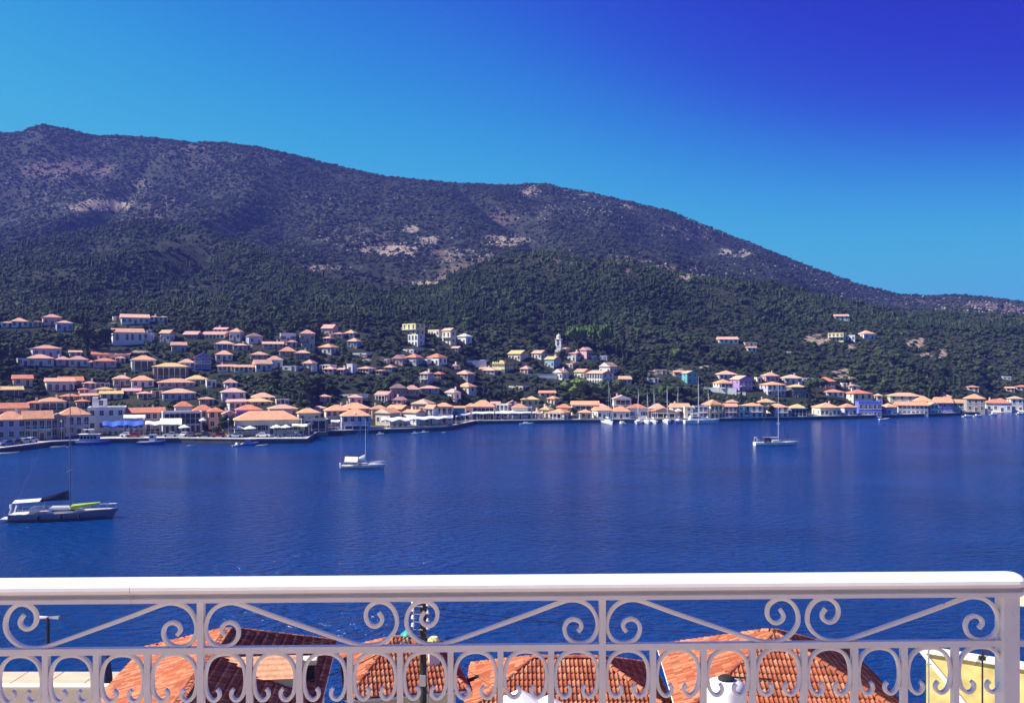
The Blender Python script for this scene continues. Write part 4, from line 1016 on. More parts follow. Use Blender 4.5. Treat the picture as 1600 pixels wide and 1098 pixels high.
    for p in (((bow[0] - .1, 0, bow[2]), (mx, 0, mast_h*.97)), ((-L_/2 + .1, 0, fb), (mx, 0, mast_h)), ((mx - .1, -.47*B, fb), (mx, 0, mast_h*.9)), ((mx - .1, .47*B, fb), (mx, 0, mast_h*.9))): wr.tube(p, .004 if simple else .005, 4)
    wr.build('rigging', M_METAL, t)
    fu = MB(); fu.tube([(bow[0] - .15, 0, bow[2] + .5), (lerp(bow[0], mx, .85), 0, mast_h*.85)], [.03, .02] if not simple else [.045, .03], 6); fu.build('furled_jib', {'left': M_MASTD, 'right': M_NAVY, 'cream': M_MASTD}.get(style, M_CANVAS), t)
    if not simple:
        # guard rail stanchions
        gr = MB(); pts = []
        for x, h, z in sheer[1:-1]:
            for s in (-1, 1): gr.tube([(x, s*h*.95, z), (x, s*h*.95, z + .6)], .014, 4)
        for s in (-1, 1): gr.tube([(x, s*h*.95, z + .6) for x, h, z in sheer[1:-1]] + [(bow[0] - .05, 0, bow[2] + .65)], .012, 4)
        gr.build('guard_rail', M_METAL, t)
        if style == 'left':
            bi = MB(); xs = -.46*L_, -.20*L_; z = fb + 1.75
            bi.loft([[(xs[0], -.36*B, z - .15), (xs[0], 0, z + .1), (xs[0], .36*B, z - .15), (xs[0], .36*B, z - .27), (xs[0], 0, z - .02), (xs[0], -.36*B, z - .27)], [(xs[1], -.36*B, z), (xs[1], 0, z + .25), (xs[1], .36*B, z), (xs[1], .36*B, z - .12), (xs[1], 0, z + .13), (xs[1], -.36*B, z - .12)]]); bi.build('bimini', M_CANVAS, t)
            sp = MB()
            for x in xs:
                for s in (-1, 1): sp.tube([(x, s*.36*B, fb), (x, s*.36*B, z - .1)], .025, 5)
            sp.build('bimini_frame', M_METAL, t)
            dg = MB(); dg.box((-.30*L_, -.33*B, fb + .3), (-.2*L_, .33*B, fb + .75)); dg.build('sprayhood', M_CANVAS, t)
            lc = MB(); lc.loft([[(.10*L_, -.28*B, fb + .35), (.10*L_, .1*B, fb + .35), (.10*L_, .1*B, fb + .95), (.10*L_, -.28*B, fb + .85)], [(.38*L_, -.05*B, fb + .95), (.38*L_, .05*B, fb + .95), (.38*L_, .05*B, fb + 1.15), (.38*L_, -.05*B, fb + 1.15)]]); lc.build('foredeck_cover', M_LIME, t)
            pf = MB(); pf.box((-.5*L_ - 1.1, -.3*B, .35), (-.5*L_ + .1, .3*B, .5)); pf.build('swim_platform', M_HULL, t)
            dv = MB(); dv.tube([(-.5*L_ - .1, -.32*B, .5), (-.49*L_, -.32*B, fb), (-.47*L_, -.32*B, fb + .9)], .1, 6); dv.tube([(-.5*L_ - .1, .32*B, .5), (-.49*L_, .32*B, fb), (-.47*L_, .32*B, fb + .9)], .1, 6); dv.build('stern_arch', M_HULL, t)
            ob = MB(); ob.lathe([(.16, 0), (.2, .25), (.14, .6)], 8, 0, (-.48*L_, -.25*B, fb + .8)); ob.build('outboard_engine', M_CANVAS, t)
            for k, xx in enumerate((-.2, .02, .2)):
                fd = MB(); fd.lathe([(.03, -.45), (.14, -.35), (.14, .2), (.03, .3)], 8, 0, (xx*L_, -B*.52, fb*.65)); fd.build('fender', M_NAVY, t)
        elif style == 'right':
            hd = MB(); hd.loft([[(-.28*L_, -.3*B, fb + .1), (-.28*L_, .3*B, fb + .1), (-.28*L_, .27*B, fb + 1.2), (-.28*L_, -.27*B, fb + 1.2)], [(-.16*L_, -.3*B, fb + .2), (-.16*L_, .3*B, fb + .2), (-.18*L_, .27*B, fb + 1.25), (-.18*L_, -.27*B, fb + 1.25)], [(-.07*L_, -.24*B, fb + .3), (-.07*L_, .24*B, fb + .3), (-.09*L_, .22*B, fb + .7), (-.09*L_, -.22*B, fb + .7)]]); hd.build('sprayhood', M_NAVY, t)
            an = MB()
            for s in (-1, 1): an.tube([(-.47*L_, s*.33*B, fb), (-.47*L_, s*.33*B, fb + 1.3)], .05, 6)
            an.tube([(-.47*L_, -.33*B, fb + 1.3), (-.47*L_, .33*B, fb + 1.3)], .05, 6); an.build('stern_arch', M_HULL, t)
            wh = MB(); wh.lathe([(.3, 0), (.32, .04), (.3, .08)], 12, 0, (-.4*L_, 0, fb + .6)); wh.build('steering_wheel', M_METAL, t)
            fl = MB(); fl.tube([(.3*L_, -.3*B, fb), (.3*L_ - .3, -.3*B, fb + 1.0)], .03, 5); fl.box((.3*L_ - .35, -.31*B, fb + .95), (.3*L_ - .15, -.29*B, fb + 1.9)); fl.build('rolled_flag', M_NAVY, t)
        elif style == 'cream':
            dg = MB(); dg.loft([[(.18*L_, -.2*B, fb + .2), (.18*L_, .2*B, fb + .2), (.18*L_, .15*B, fb + .5), (.18*L_, -.15*B, fb + .5)], [(.46*L_, -.1*B, fb + .5), (.46*L_, .1*B, fb + .5), (.45*L_, .08*B, fb + .95), (.45*L_, -.08*B, fb + .95)]]); dg.build('upturned_dinghy', M_HULL, t)
            ob = MB(); ob.lathe([(.1, -.5), (.12, 0), (.2, .1), (.2, .45), (.1, .6)], 8, 0, (-.51*L_, -.2*B, fb)); ob.build('outboard_engine', M_CANVAS, t)
            fl = MB(); fl.tube([(-.45*L_, .2*B, fb), (-.45*L_, .2*B, fb + 1.9)], .025, 5); fl.build('stern_pole', M_METAL, t)
    return t
loc, Y = at_sea(97, 811); yacht(loc, math.radians(14), 13.3, 3.9, 19.5, 'large sailing yacht with lime cover and white bimini nearest at the left', 'left')
loc, Y = at_sea(566, 732); yacht(loc, math.radians(3), 9.0, 3.0, 10.8, 'small sailing yacht with cream cockpit awning in mid harbour', 'cream')
loc, Y = at_sea(1211, 696); yacht(loc, math.radians(2), 11.6, 3.6, 17.0, 'white sailing yacht with dark sprayhood at anchor on the right', 'right')
for i, (px, top, L_, rz, lab) in enumerate(((950, 596, 11, 100, 'leftmost moored yacht, bow pointing to the quay houses'), (998, 608, 10, 75, 'moored yacht second from left with furled foresail'), (1011, 610, 9.5, 88, 'moored yacht, left of the close white pair'), (1021, 607, 9.5, 92, 'moored yacht, right of the close white pair'),
                                             (1042, 600, 11, 84, 'white moored yacht before the boat shed with tall bare mast'), (1060, 605, 10.5, 70, 'moored yacht with dark hull right of the boat shed mast'), (1091, 588, 13, 80, 'moored yacht with the tallest mast in the row'), (1106, 606, 10, 86, 'rightmost moored yacht beside the yellow-sided house'))):
    Y = shoreY(px) - L_*.5 - 1.2
    th = H + (HOR - top)/F*Y
    yacht(((px - 800)/F*Y, Y, 0), math.radians(rz + 180), L_, 3.4, th, lab, 'plain' if i != 5 else 'blue', True)
# motor boats
def motor_boat(px, row, rz, L_, B, label, kind, name='motor_boat', cat='boat'):
    loc, Y = at_sea(px, row); t = thing(name, label, cat, loc, math.radians(rz), 'small craft in the harbour')
    fb = .11*L_ if kind != 'row' else .1*L_
    hb, dk, sh = hull_mb(L_, B, fb, .85, 9, .45)
    blue = kind in ('ferry', 'trawler', 'covered')
    hb.build('hull', M_HULLB if blue else M_HULL, t); dk.build('deck', M_DECK if kind != 'covered' else M_BLUEC, t)
    if blue:
        rb = MB()
        for s in (-1, 1):
            for (x0, h0, z0), (x1, h1, z1) in zip(sh, sh[1:]): rb.poly([(x0, s*(h0 + .02), z0 - .16), (x1, s*(h1 + .02), z1 - .16), (x1, s*(h1 + .02), z1 + .05), (x0, s*(h0 + .02), z0 + .05)])
        rb.build('rubbing_strake', M_HULL, t, fix=False)
    if kind == 'ferry':
        c = MB(); c.box((-.38*L_, -.36*B, fb - .05), (.22*L_, .36*B, fb + 2.0)); cab = c.build('cabin', M_WALL['U'], t, fix=False)
        r = MB(); r.box((-.44*L_, -.44*B, fb + 2.0), (.26*L_, .44*B, fb + 2.12)); r.build('roof', M_CANVAS, t, fix=False)
        for k in range(5):
            for s in (-1, 1):
                w_ = MB(); x = -.34*L_ + k*.11*L_; w_.box((x, s*.36*B - .02, fb + .8), (x + .08*L_, s*.36*B + .02, fb + 1.6)); w_.build('cabin_window', M_GLASS, cab, fix=False)
        r = MB(); r.box((-.30*L_, -.3*B, fb + 3.3), (.05*L_, .3*B, fb + 3.4))
        for x in (-.28, .03):
            for y in (-.28, .28): r.box((x*L_ - .04, y*B - .04, fb + 2.12), (x*L_ + .04, y*B + .04, fb + 3.3))
        r.build('sun_canopy', M_CANVAS, t, fix=False)
    elif kind == 'trawler':
        c = MB(); c.box((-.05*L_, -.26*B, fb), (.18*L_, .26*B, fb + 1.9)); c.box((-.07*L_, -.3*B, fb + 1.9), (.2*L_, .3*B, fb + 2.0)); cab = c.build('wheelhouse', M_HULL, t, fix=False)
        for s in (-1, 1):
            w_ = MB(); w_.box((0, s*.26*B - .02, fb + 1.1), (.12*L_, s*.26*B + .02, fb + 1.65)); w_.build('cabin_window', M_GLASS, cab, fix=False)
        m_ = MB(); m_.tube([(.1*L_, 0, fb + 1.9), (.1*L_, 0, fb + 4.6)], .05, 6); m_.tube([(-.4*L_, 0, fb), (-.4*L_, 0, fb + 2.6)], .05, 6); m_.build('mast', M_BROWN, t)
    elif kind == 'cruiser':
        c = MB(); c.loft([[(-.35*L_, -.36*B, fb), (-.35*L_, .36*B, fb), (-.33*L_, .3*B, fb + 1.5), (-.33*L_, -.3*B, fb + 1.5)], [(.05*L_, -.36*B, fb), (.05*L_, .36*B, fb), (-.02*L_, .3*B, fb + 1.55), (-.02*L_, -.3*B, fb + 1.55)], [(.3*L_, -.2*B, fb + .1), (.3*L_, .2*B, fb + .1), (.28*L_, .16*B, fb + .3), (.28*L_, -.16*B, fb + .3)]]); cab = c.build('cabin', M_HULL, t)
        for s in (-1, 1):
            w_ = MB(); w_.box((-.28*L_, s*.335*B - .03, fb + .75), (-.03*L_, s*.335*B + .03, fb + 1.25)); w_.build('cabin_window', M_GLASS, cab, fix=False)
        f = MB(); f.box((-.3*L_, -.3*B, fb + 2.3), (-.08*L_, .3*B, fb + 2.4)); f.tube([(-.29*L_, -.28*B, fb + 1.4), (-.29*L_, -.28*B, fb + 2.3)], .04, 5); f.tube([(-.29*L_, .28*B, fb + 1.4), (-.29*L_, .28*B, fb + 2.3)], .04, 5); f.tube([(-.1*L_, -.28*B, fb + 1.5), (-.1*L_, -.28*B, fb + 2.3)], .04, 5); f.tube([(-.1*L_, .28*B, fb + 1.5), (-.1*L_, .28*B, fb + 2.3)], .04, 5); f.build('flybridge_canopy', M_CANVAS, t)
    elif kind == 'row':
        for x in (-.25, .05): 
            s_ = MB(); s_.box((x*L_, -.4*B, fb - .02), (x*L_ + .25, .4*B, fb + .04)); s_.build('thwart', M_DECK, t, fix=False)
    elif kind in ('covered', 'small'):
        c = MB(); c.loft([[(-.2*L_, -.3*B, fb), (-.2*L_, .3*B, fb), (-.18*L_, .25*B, fb + .6), (-.18*L_, -.25*B, fb + .6)], [(.2*L_, -.25*B, fb + .05), (.2*L_, .25*B, fb + .05), (.12*L_, .2*B, fb + .55), (.12*L_, -.2*B, fb + .55)]]); c.build('cuddy', M_BLUEC if kind == 'covered' else M_HULL, t)
        o_ = MB(); o_.lathe([(.1, -.4), (.12, 0), (.18, .1), (.16, .4)], 8, 0, (-.5*L_ - .15, 0, fb)); o_.build('outboard_engine', M_DARK, t)
for a in ((144, 694.5, 4, 8.2, 2.9, 'blue and white excursion boat with white roof at the left quay', 'ferry'), (236, 694, 4, 7.2, 2.5, 'blue fishing boat with white wheelhouse at the left quay', 'trawler'),
          (90, 699.5, 8, 3.6, 1.3, 'white rowing boat off the left quay, longer of two', 'row'), (106, 699, 10, 1.9, .9, 'tiny white dinghy right of the white rowing boat', 'row'), (12, 710, 10, 4.6, 1.5, 'long white boat alongside the quay at the left edge', 'row'),
          (298, 697, -2, 2.2, 1.0, 'small white dinghy floating alone off the left quay', 'row'), (372, 696.5, 60, 3.4, 1.4, 'little white boat before the big parasols', 'small'), (389, 695, 8, 4.6, 1.8, 'boat with blue cover before the big parasols', 'covered'), (408, 697, 5, 3.0, 1.2, 'low white boat left of the pier corner', 'row'),
          (593.5, 679, 10, 2.4, 1.2, 'small white boat left of the long white awning', 'small'), (648, 678, 8, 2.6, 1.1, 'white boat, left of two under the long awning', 'small'), (662, 676.5, 8, 2.8, 1.1, 'white boat, right of two under the long awning', 'small'), (693, 676, 0, 1.4, .8, 'tiny white tender near the quay corner', 'row'),
          (822, 663.5, 5, 5.0, 1.6, 'low white boat before the blue-shuttered house', 'small'), (972, 662.5, 95, 5.5, 2.2, 'white motor boat right of the leftmost moored yacht', 'small'), (1095, 661.5, 4, 13.0, 4.2, 'big white motor cruiser below the tallest mast', 'cruiser'),
          (1511, 651, 6, 4.2, 1.6, 'white boat with cabin at the far end of the quay', 'small'), (1527, 650.5, 8, 4.0, 1.5, 'white boat moored last at the end of the quay', 'small'), (1552, 648, 6, 3.6, 1.5, 'white boat off the far right shore, left of two', 'small'), (1593, 647, 6, 3.6, 1.5, 'white boat off the far right shore, right of two', 'small'), (1381, 655.5, 3, 4.0, 1.4, 'low white boat before the blue-fronted house', 'row')):
    motor_boat(*a)
# ------------------------------------------------------------ trees
def leaf_mat(name, c0, c1, spread=.5):
    m, nt, b = node_mat(name); N = nt.nodes.new; L = nt.links.new
    oi = N('ShaderNodeObjectInfo'); tc = N('ShaderNodeTexCoord'); nz = N('ShaderNodeTexNoise'); nz.inputs['Scale'].default_value = 1.1; nz.inputs['Detail'].default_value = 3
    L(tc.outputs['Object'], nz.inputs['Vector'])
    gp = N('ShaderNodeNewGeometry'); n3 = N('ShaderNodeTexNoise'); n3.inputs['Scale'].default_value = .022; n3.inputs['Detail'].default_value = 4; L(gp.outputs['Position'], n3.inputs['Vector'])
    ad = N('ShaderNodeMath'); ad.operation = 'MULTIPLY_ADD'; ad.inputs[1].default_value = spread; L(oi.outputs['Random'], ad.inputs[0]); L(nz.outputs['Fac'], ad.inputs[2])
    rp = N('ShaderNodeValToRGB'); e = rp.color_ramp.elements; e[0].position = .4; e[1].position = .4 + .35 + spread*.6; e[0].color = (*c0, 1); e[1].color = (*c1, 1)
    L(ad.outputs[0], rp.inputs[0])
    hs = N('ShaderNodeHueSaturation'); m3 = N('ShaderNodeMapRange'); m3.inputs['From Min'].default_value = .3; m3.inputs['From Max'].default_value = .7; m3.inputs['To Min'].default_value = .5; m3.inputs['To Max'].default_value = 1.5
    m4 = N('ShaderNodeMapRange'); m4.inputs['From Min'].default_value = .3; m4.inputs['From Max'].default_value = .7; m4.inputs['To Min'].default_value = .52; m4.inputs['To Max'].default_value = .475
    L(n3.outputs['Fac'], m3.inputs['Value']); L(n3.outputs['Fac'], m4.inputs['Value']); L(m3.outputs[0], hs.inputs['Value']); L(m4.outputs[0], hs.inputs['Hue']); L(rp.outputs[0], hs.inputs['Color']); L(hs.outputs[0], b.inputs['Base Color'])
    b.inputs['Roughness'].default_value = .75; b.inputs['Specular IOR Level'].default_value = .2
    return m
M_LEAF = leaf_mat('dark_foliage', (.015, .027, .012), (.050, .078, .029))
M_LEAFB = leaf_mat('bright_foliage', (.03, .062, .016), (.075, .125, .03))
M_PINE = leaf_mat('pine_foliage', (.045, .085, .018), (.10, .17, .035))
M_SCRUB = leaf_mat('scrub_foliage', (.015, .023, .015), (.046, .060, .034), .7)
M_BARK = plain('bark', (.09, .065, .045), .95, .25, 4, bump=.4)
def crown_mesh(seed, kind, mat, n_leaf=420):
    r = random.Random(seed); b = MB(); lobes = []
    if kind == 'round':
        for i in range(9):
            a = r.uniform(0, 6.28); q = r.uniform(.0, .62); lobes.append((Vector((q*math.cos(a), q*math.sin(a), r.uniform(-.3, .55))), r.uniform(.34, .52)))
        sq = (1, 1, .85)
    elif kind == 'tall':
        for i in range(9):
            a = r.uniform(0, 6.28); q = r.uniform(0, .35); lobes.append((Vector((q*math.cos(a), q*math.sin(a), -.7 + 1.5*i/8)), r.uniform(.3, .42)*(1 - .4*i/8)))
        sq = (1, 1, 1.1)
    elif kind == 'cypress':
        for i in range(9): lobes.append((Vector((r.uniform(-.05, .05), r.uniform(-.05, .05), -.9 + 1.9*i/8)), .26*math.sin(math.pi*(i + 1.4)/10.6)))
        sq = (1, 1, 1)
    else:  # umbrella pine
        for i in range(11):
            a = r.uniform(0, 6.28); q = r.uniform(.1, .78); lobes.append((Vector((q*math.cos(a), q*math.sin(a), r.uniform(-.06, .12) - q*.12)), r.uniform(.26, .36)))
        sq = (1, 1, .5)
    for c, R in lobes:      # dark inner core so that only the rim lets the sky through
        n = 7
        for k in range(4):
            z0, z1 = -1 + k*.5, -.5 + k*.5
            for j in range(n):
                p = []
                for (z, jj) in ((z0, j), (z0, j + 1), (z1, j + 1), (z1, j)):
                    q = math.sqrt(max(0, 1 - z*z))*R*.78; p.append((c.x*sq[0] + q*math.cos(6.283*jj/n), c.y*sq[1] + q*math.sin(6.283*jj/n), c.z*sq[2] + z*R*.78*sq[2]))
                b.poly(p)
    for i in range(n_leaf):
        c, R = r.choice(lobes); d = Vector((r.gauss(0, 1), r.gauss(0, 1), r.gauss(.15, 1))).normalized()
        p = c + d*R*r.uniform(.78, 1.12); p = Vector((p.x*sq[0], p.y*sq[1], p.z*sq[2])); s = r.uniform(.05, .115)
        u = d.cross(Vector((r.uniform(-1, 1), r.uniform(-1, 1), r.uniform(-1, 1)))).normalized(); w_ = (d*.55 + u.cross(d) + Vector((0, 0, r.uniform(-.3, .3)))).normalized()
        b.poly([p - u*s - w_*s*.7, p + u*s - w_*s*.5, p + u*s*.6 + w_*s, p - u*s*.7 + w_*s*.8])
    return b.mesh('crown', [mat])
CROWN = {'round': [crown_mesh(i, 'round', M_LEAF) for i in range(5)], 'bright': [crown_mesh(20 + i, 'round', M_LEAFB) for i in range(3)], 'tall': [crown_mesh(40 + i, 'tall', M_LEAF) for i in range(3)],
         'cypress': [crown_mesh(60 + i, 'cypress', M_LEAF, 300) for i in range(2)], 'pine': [crown_mesh(80 + i, 'pine', M_PINE, 700) for i in range(3)]}
def trunk_mesh(seed, pine=False):
    r = random.Random(seed); b = MB()
    b.tube([(0, 0, -.6), (r.uniform(-.04, .04), 0, .35), (r.uniform(-.08, .08), r.uniform(-.08, .08), .75), (0, 0, 1.05)], [.09, .07, .055, .03], 7)
    for i in range(4):
        a = i*1.57 + r.uniform(-.4, .4); z = r.uniform(.55, .8); q = r.uniform(.28, .45)*(1.5 if pine else 1)
        b.tube([(0, 0, z), (q*.5*math.cos(a), q*.5*math.sin(a), z + .18), (q*math.cos(a), q*math.sin(a), z + .35)], [.045, .03, .012], 5)
    return b.mesh('trunk', [M_BARK])
TRUNK = [trunk_mesh(i) for i in range(3)]
def tree(pos, kind, w_, h, label, group=None, cat='tree', trunk_h=None, name=None):
    nm = name or {'cypress': 'cypress_tree', 'pine': 'umbrella_pine'}.get(kind, 'tree')
    t = thing(nm, label, cat, pos, rng.uniform(0, 6.28), group)
    th = trunk_h if trunk_h is not None else h*.22
    link('trunk', rng.choice(TRUNK), t, (0, 0, 0), scale=(max(.9, h*.22), max(.9, h*.22), max(th*1.35, 1.0)))
    ch = h - th
    zc = {'cypress': .5, 'pine': .5, 'tall': .5}.get(kind, .47)
    zs = {'round': .5*1.02, 'bright': .51, 'tall': .42, 'cypress': .47, 'pine': 3.0}[kind]
    ws = {'round': .5, 'bright': .5, 'tall': .8, 'cypress': 1.8, 'pine': .48}[kind]
    link('crown', rng.choice(CROWN[kind]), t, (0, 0, th + ch*zc), scale=(w_*ws, w_*ws, ch*zs))
    return t
def blocks_house(px, top, Y, hw_px):
    """would a crown reaching up to image row `top` hide a house front behind it?"""
    for (a0, a1, rt, rb, yy, dd) in HOUSES:
        if yy > Y - 2 and px + hw_px > a0 and px - hw_px < a1 and top < rb - (rb - rt)*.22 and yy - Y < 120:
            return True
        if Y >= yy - 1.5 and Y <= yy + dd + 1.5 and px + hw_px*.4 > a0 and px - hw_px*.4 < a1: return True
    return False
# trees the photograph lets one pick out: px, base row, width px, height px, kind, label
for (px, base, wp, hp, kind, lab) in ((140, 552, 66, 48, 'round', 'very large dark round tree below the upper left houses'), (350, 683, 36, 38, 'round', 'dark dense tree on the waterfront beside the red car'), (337, 684, 18, 20, 'round', 'lower dark tree left of the dense waterfront tree'),
        (398, 676, 26, 24, 'bright', 'bright green tree before the customs hall'), (428, 670, 20, 14, 'bright', 'bright green tree right of the customs hall door'), (509, 660, 10, 17, 'bright', 'slim bright tree left of the hipped restaurant'),
        (902, 546, 44, 34, 'pine', 'leftmost umbrella pine beside the bell tower'), (925, 552, 40, 42, 'pine', 'middle umbrella pine behind the rosy church gable'), (942, 556, 36, 46, 'pine', 'rightmost umbrella pine above the blue wall panels'),
        (973, 560, 9, 44, 'cypress', 'tall dark cypress right of the umbrella pines'), (863, 560, 16, 24, 'bright', 'light green tree left of the bell tower'), (878, 572, 20, 30, 'round', 'dark tree right of the pale blue house'),
        (898, 632, 52, 46, 'bright', 'big green tree below the white gable house'), (930, 630, 40, 34, 'round', 'dark tree below the long arched house'), (897, 655, 16, 22, 'round', 'dark tree between garage house and yellow cottage'),
        (960, 628, 44, 40, 'round', 'dark tree behind the leftmost moored mast'), (1033, 628, 18, 28, 'bright', 'upright yellow-green tree behind the moored masts'), (1062, 632, 46, 34, 'round', 'dark tree below the blue-green house'), (1085, 634, 36, 30, 'round', 'dark tree behind the tallest mast'),
        (1204, 652, 20, 22, 'round', 'dark round tree between lilac waterfront houses'), (1262, 652, 18, 26, 'round', 'bushy tree right of the tan glass verandah house'), (1274, 624, 40, 40, 'round', 'broad dark tree below the red hipped house'),
        (1382, 612, 19, 22, 'bright', 'single bright green tree alone on the dark right slope'), (808, 640, 40, 40, 'round', 'dark tree group behind the ochre house'), (785, 634, 30, 30, 'round', 'dark tree above the white parapet house'),
        (1272, 551, 12, 20, 'bright', 'light green tree below the hillside dirt track'), (1060, 566, 28, 24, 'bright', 'light green tree high above the moored masts'), (1020, 565, 16, 14, 'bright', 'smaller light green tree left of the high one'),
        (190, 648, 40, 18, 'round', 'left part of the dark hedge above the pink building'), (215, 650, 40, 19, 'round', 'middle part of the dark hedge above the pink building'), (238, 649, 36, 17, 'round', 'right part of the dark hedge above the pink building'),
        (720, 634, 18, 12, 'bright', 'bright bush below the three-door balcony house'), (703, 630, 22, 12, 'bright', 'wide bright bush left below the three-door balcony house'), (745, 632, 18, 14, 'bright', 'bright garden tree above the glazed gallery')):
    Y = depth_at(px, base); k = Y/F
    tree(P(px, base, Y), kind, wp*k, hp*k, lab, trunk_h=(hp*k*.62 if kind == 'pine' else None))
    _tp = None
NT = 0; tries = 0
GEN_LABEL = {'round': 'rounded dark evergreen tree among the houses of the slope', 'tall': 'tall narrow dark tree among the houses of the slope', 'cypress': 'slender dark cypress on the slope of the town', 'bright': 'lighter green garden tree among the houses of the slope'}
_used = set()
def tree_label(px, row, kind):
    nm = {'round': 'dark rounded tree', 'tall': 'tall dark tree', 'cypress': 'slender cypress', 'bright': 'light green tree'}[kind]
    best = min((abs(px - (e[1] + e[2])/2) + 1.3*abs(row - e[0]), e) for e in _ent)
    e = best[1]; dx = px - (e[1] + e[2])/2; dy = row - e[0]
    if abs(dx) > (e[2] - e[1])*.5: d = 'left of' if dx < 0 else 'right of'
    else: d = 'below' if dy > 0 else 'behind'
    lab = '%s %s the %s' % (nm, d, e[10])
    if best[0] > 60 or lab in _used or len(lab.split()) > 16: return None
    _used.add(lab); return lab
while NT < 255 and tries < 9000:
    tries += 1
    px = rng.uniform(-10, 1610); row = rng.uniform(505, 650)
    if px > 1100 and row < 560: continue
    Y = depth_at(px, row); s = Y - shoreY(px)
    if s < 24 or s > 175: continue
    k = Y/F; kind = rng.choices(['round', 'tall', 'cypress', 'bright'], [7, 2, 1.2, .8])[0]
    h = rng.uniform(3.5, 7.5) if kind != 'cypress' else rng.uniform(6, 9)
    w_ = h*rng.uniform(.8, 1.25) if kind in ('round', 'bright') else (h*.55 if kind == 'tall' else h*.22)
    if blocks_house(px, row - h/k, Y, w_*.5/k): continue
    z = terr(px, Y); tree(((px - 800)*k, Y, z), kind, w_, h, tree_label(px, row, kind) or GEN_LABEL[kind], {'round': 'rounded trees of the town slope', 'tall': 'tall trees of the town slope', 'cypress': 'cypresses of the town slope', 'bright': 'light green trees of the town slope'}[kind]); NT += 1

# ------------------------------------------------------------ woodland and scrub of the mountain (uncountable): points that carry clump meshes
def clump(seed, kind):
    r = random.Random(seed); b = MB()
    if kind == 'cyp': parts = [(Vector((0, 0, .9)), .26, 1.15)]
    else: parts = [(Vector((r.uniform(-.4, .4), r.uniform(-.4, .4), r.uniform(.25, .6))), r.uniform(.36, .55), .85) for _ in range(5)]
    for c, R, sz in parts:
        n = 6
        for k in range(4):
            for j in range(n):
                p = []
                for (kk, jj) in ((k, j), (k, j + 1), (k + 1, j + 1), (k + 1, j)):
                    z = -1 + kk*.5; q = math.sqrt(max(0, 1 - z*z)); a = 6.283*(jj % n)/n; rr = R*(1 + .25*noise.noise((c.x*7 + math.cos(a)*2*q, c.y*7 + math.sin(a)*2*q, z*2 + seed)))
                    p.append((c.x + q*math.cos(a)*rr, c.y + q*math.sin(a)*rr, c.z + z*rr*sz*(3.2 if kind == 'cyp' else 1)*.8))
                b.poly(p)
        for i in range(26):
            d = Vector((r.gauss(0, 1), r.gauss(0, 1), r.gauss(.3, 1))).normalized(); p = c + Vector((d.x*R, d.y*R, d.z*R*sz*(2.5 if kind == 'cyp' else 1)))*r.uniform(.85, 1.15); s = r.uniform(.08, .16)
            u = d.cross(Vector((r.uniform(-1, 1), r.uniform(-1, 1), .3))).normalized(); w_ = (u.cross(d) + d*.6).normalized()
            b.poly([p - u*s, p + u*s*.8 - w_*s*.3, p + w_*s*1.1])
    o = bpy.data.objects.new('clump_source', b.mesh('foliage_clump', [M_LEAF if kind == 'tree' else (M_SCRUB if kind == 'scrub' else M_LEAF)]))
    return o
def scatter(name, label, cat, pts, sources):
    me = bpy.data.meshes.new(name); me.from_pydata([p[0] for p in pts], [], [])
    for nm, tp, dat in (('size', 'FLOAT', [p[1] for p in pts]), ('turn', 'FLOAT', [rng.uniform(0, 6.28) for p in pts]), ('tall', 'FLOAT', [p[2] for p in pts])):
        a = me.attributes.new(nm, tp, 'POINT'); a.data.foreach_set('value', dat)
    o = link(name, me); tag(o, label, cat, kind='stuff')
    ng = bpy.data.node_groups.new(name + '_nodes', 'GeometryNodeTree')
    ng.interface.new_socket('Geometry', in_out='INPUT', socket_type='NodeSocketGeometry'); ng.interface.new_socket('Geometry', in_out='OUTPUT', socket_type='NodeSocketGeometry')
    N = ng.nodes.new; L = ng.links.new
    gi = N('NodeGroupInput'); go = N('NodeGroupOutput')
    g2 = N('GeometryNodeGeometryToInstance')
    for s in sources:
        oi = N('GeometryNodeObjectInfo'); oi.inputs['Object'].default_value = s; L(oi.outputs['Geometry'], g2.inputs[0])
    ip = N('GeometryNodeInstanceOnPoints'); ip.inputs['Pick Instance'].default_value = True
    def named(nm):
        q = N('GeometryNodeInputNamedAttribute'); q.data_type = 'FLOAT'; q.inputs['Name'].default_value = nm; return q.outputs[0]
    cx = N('ShaderNodeCombineXYZ'); sz = named('size'); mt = N('ShaderNodeMath'); mt.operation = 'MULTIPLY'; L(sz, mt.inputs[0]); L(named('tall'), mt.inputs[1])
    L(sz, cx.inputs[0]); L(sz, cx.inputs[1]); L(mt.outputs[0], cx.inputs[2])
    rc = N('ShaderNodeCombineXYZ'); L(named('turn'), rc.inputs[2])
    rv = N('FunctionNodeRandomValue'); rv.data_type = 'INT'; rv.inputs['Min'].default_value if False else None
    for i_ in rv.inputs:
        if i_.name == 'Max' and i_.type == 'INT': i_.default_value = len(sources) - 1
        if i_.name == 'Min' and i_.type == 'INT': i_.default_value = 0
    iv = [o_ for o_ in rv.outputs if o_.type == 'INT'][0]
    L(gi.outputs[0], ip.inputs['Points']); L(g2.outputs[0], ip.inputs['Instance']); L(cx.outputs[0], ip.inputs['Scale']); L(rc.outputs[0], ip.inputs['Rotation']); L(iv, ip.inputs['Instance Index'])
    L(ip.outputs[0], go.inputs[0])
    md = o.modifiers.new('scatter', 'NODES'); md.node_group = ng
    return o
SRC_TREE = [clump(i, 'tree') for i in range(4)] + [clump(9, 'cyp')]
SRC_SCRUB = [clump(20 + i, 'scrub') for i in range(4)]
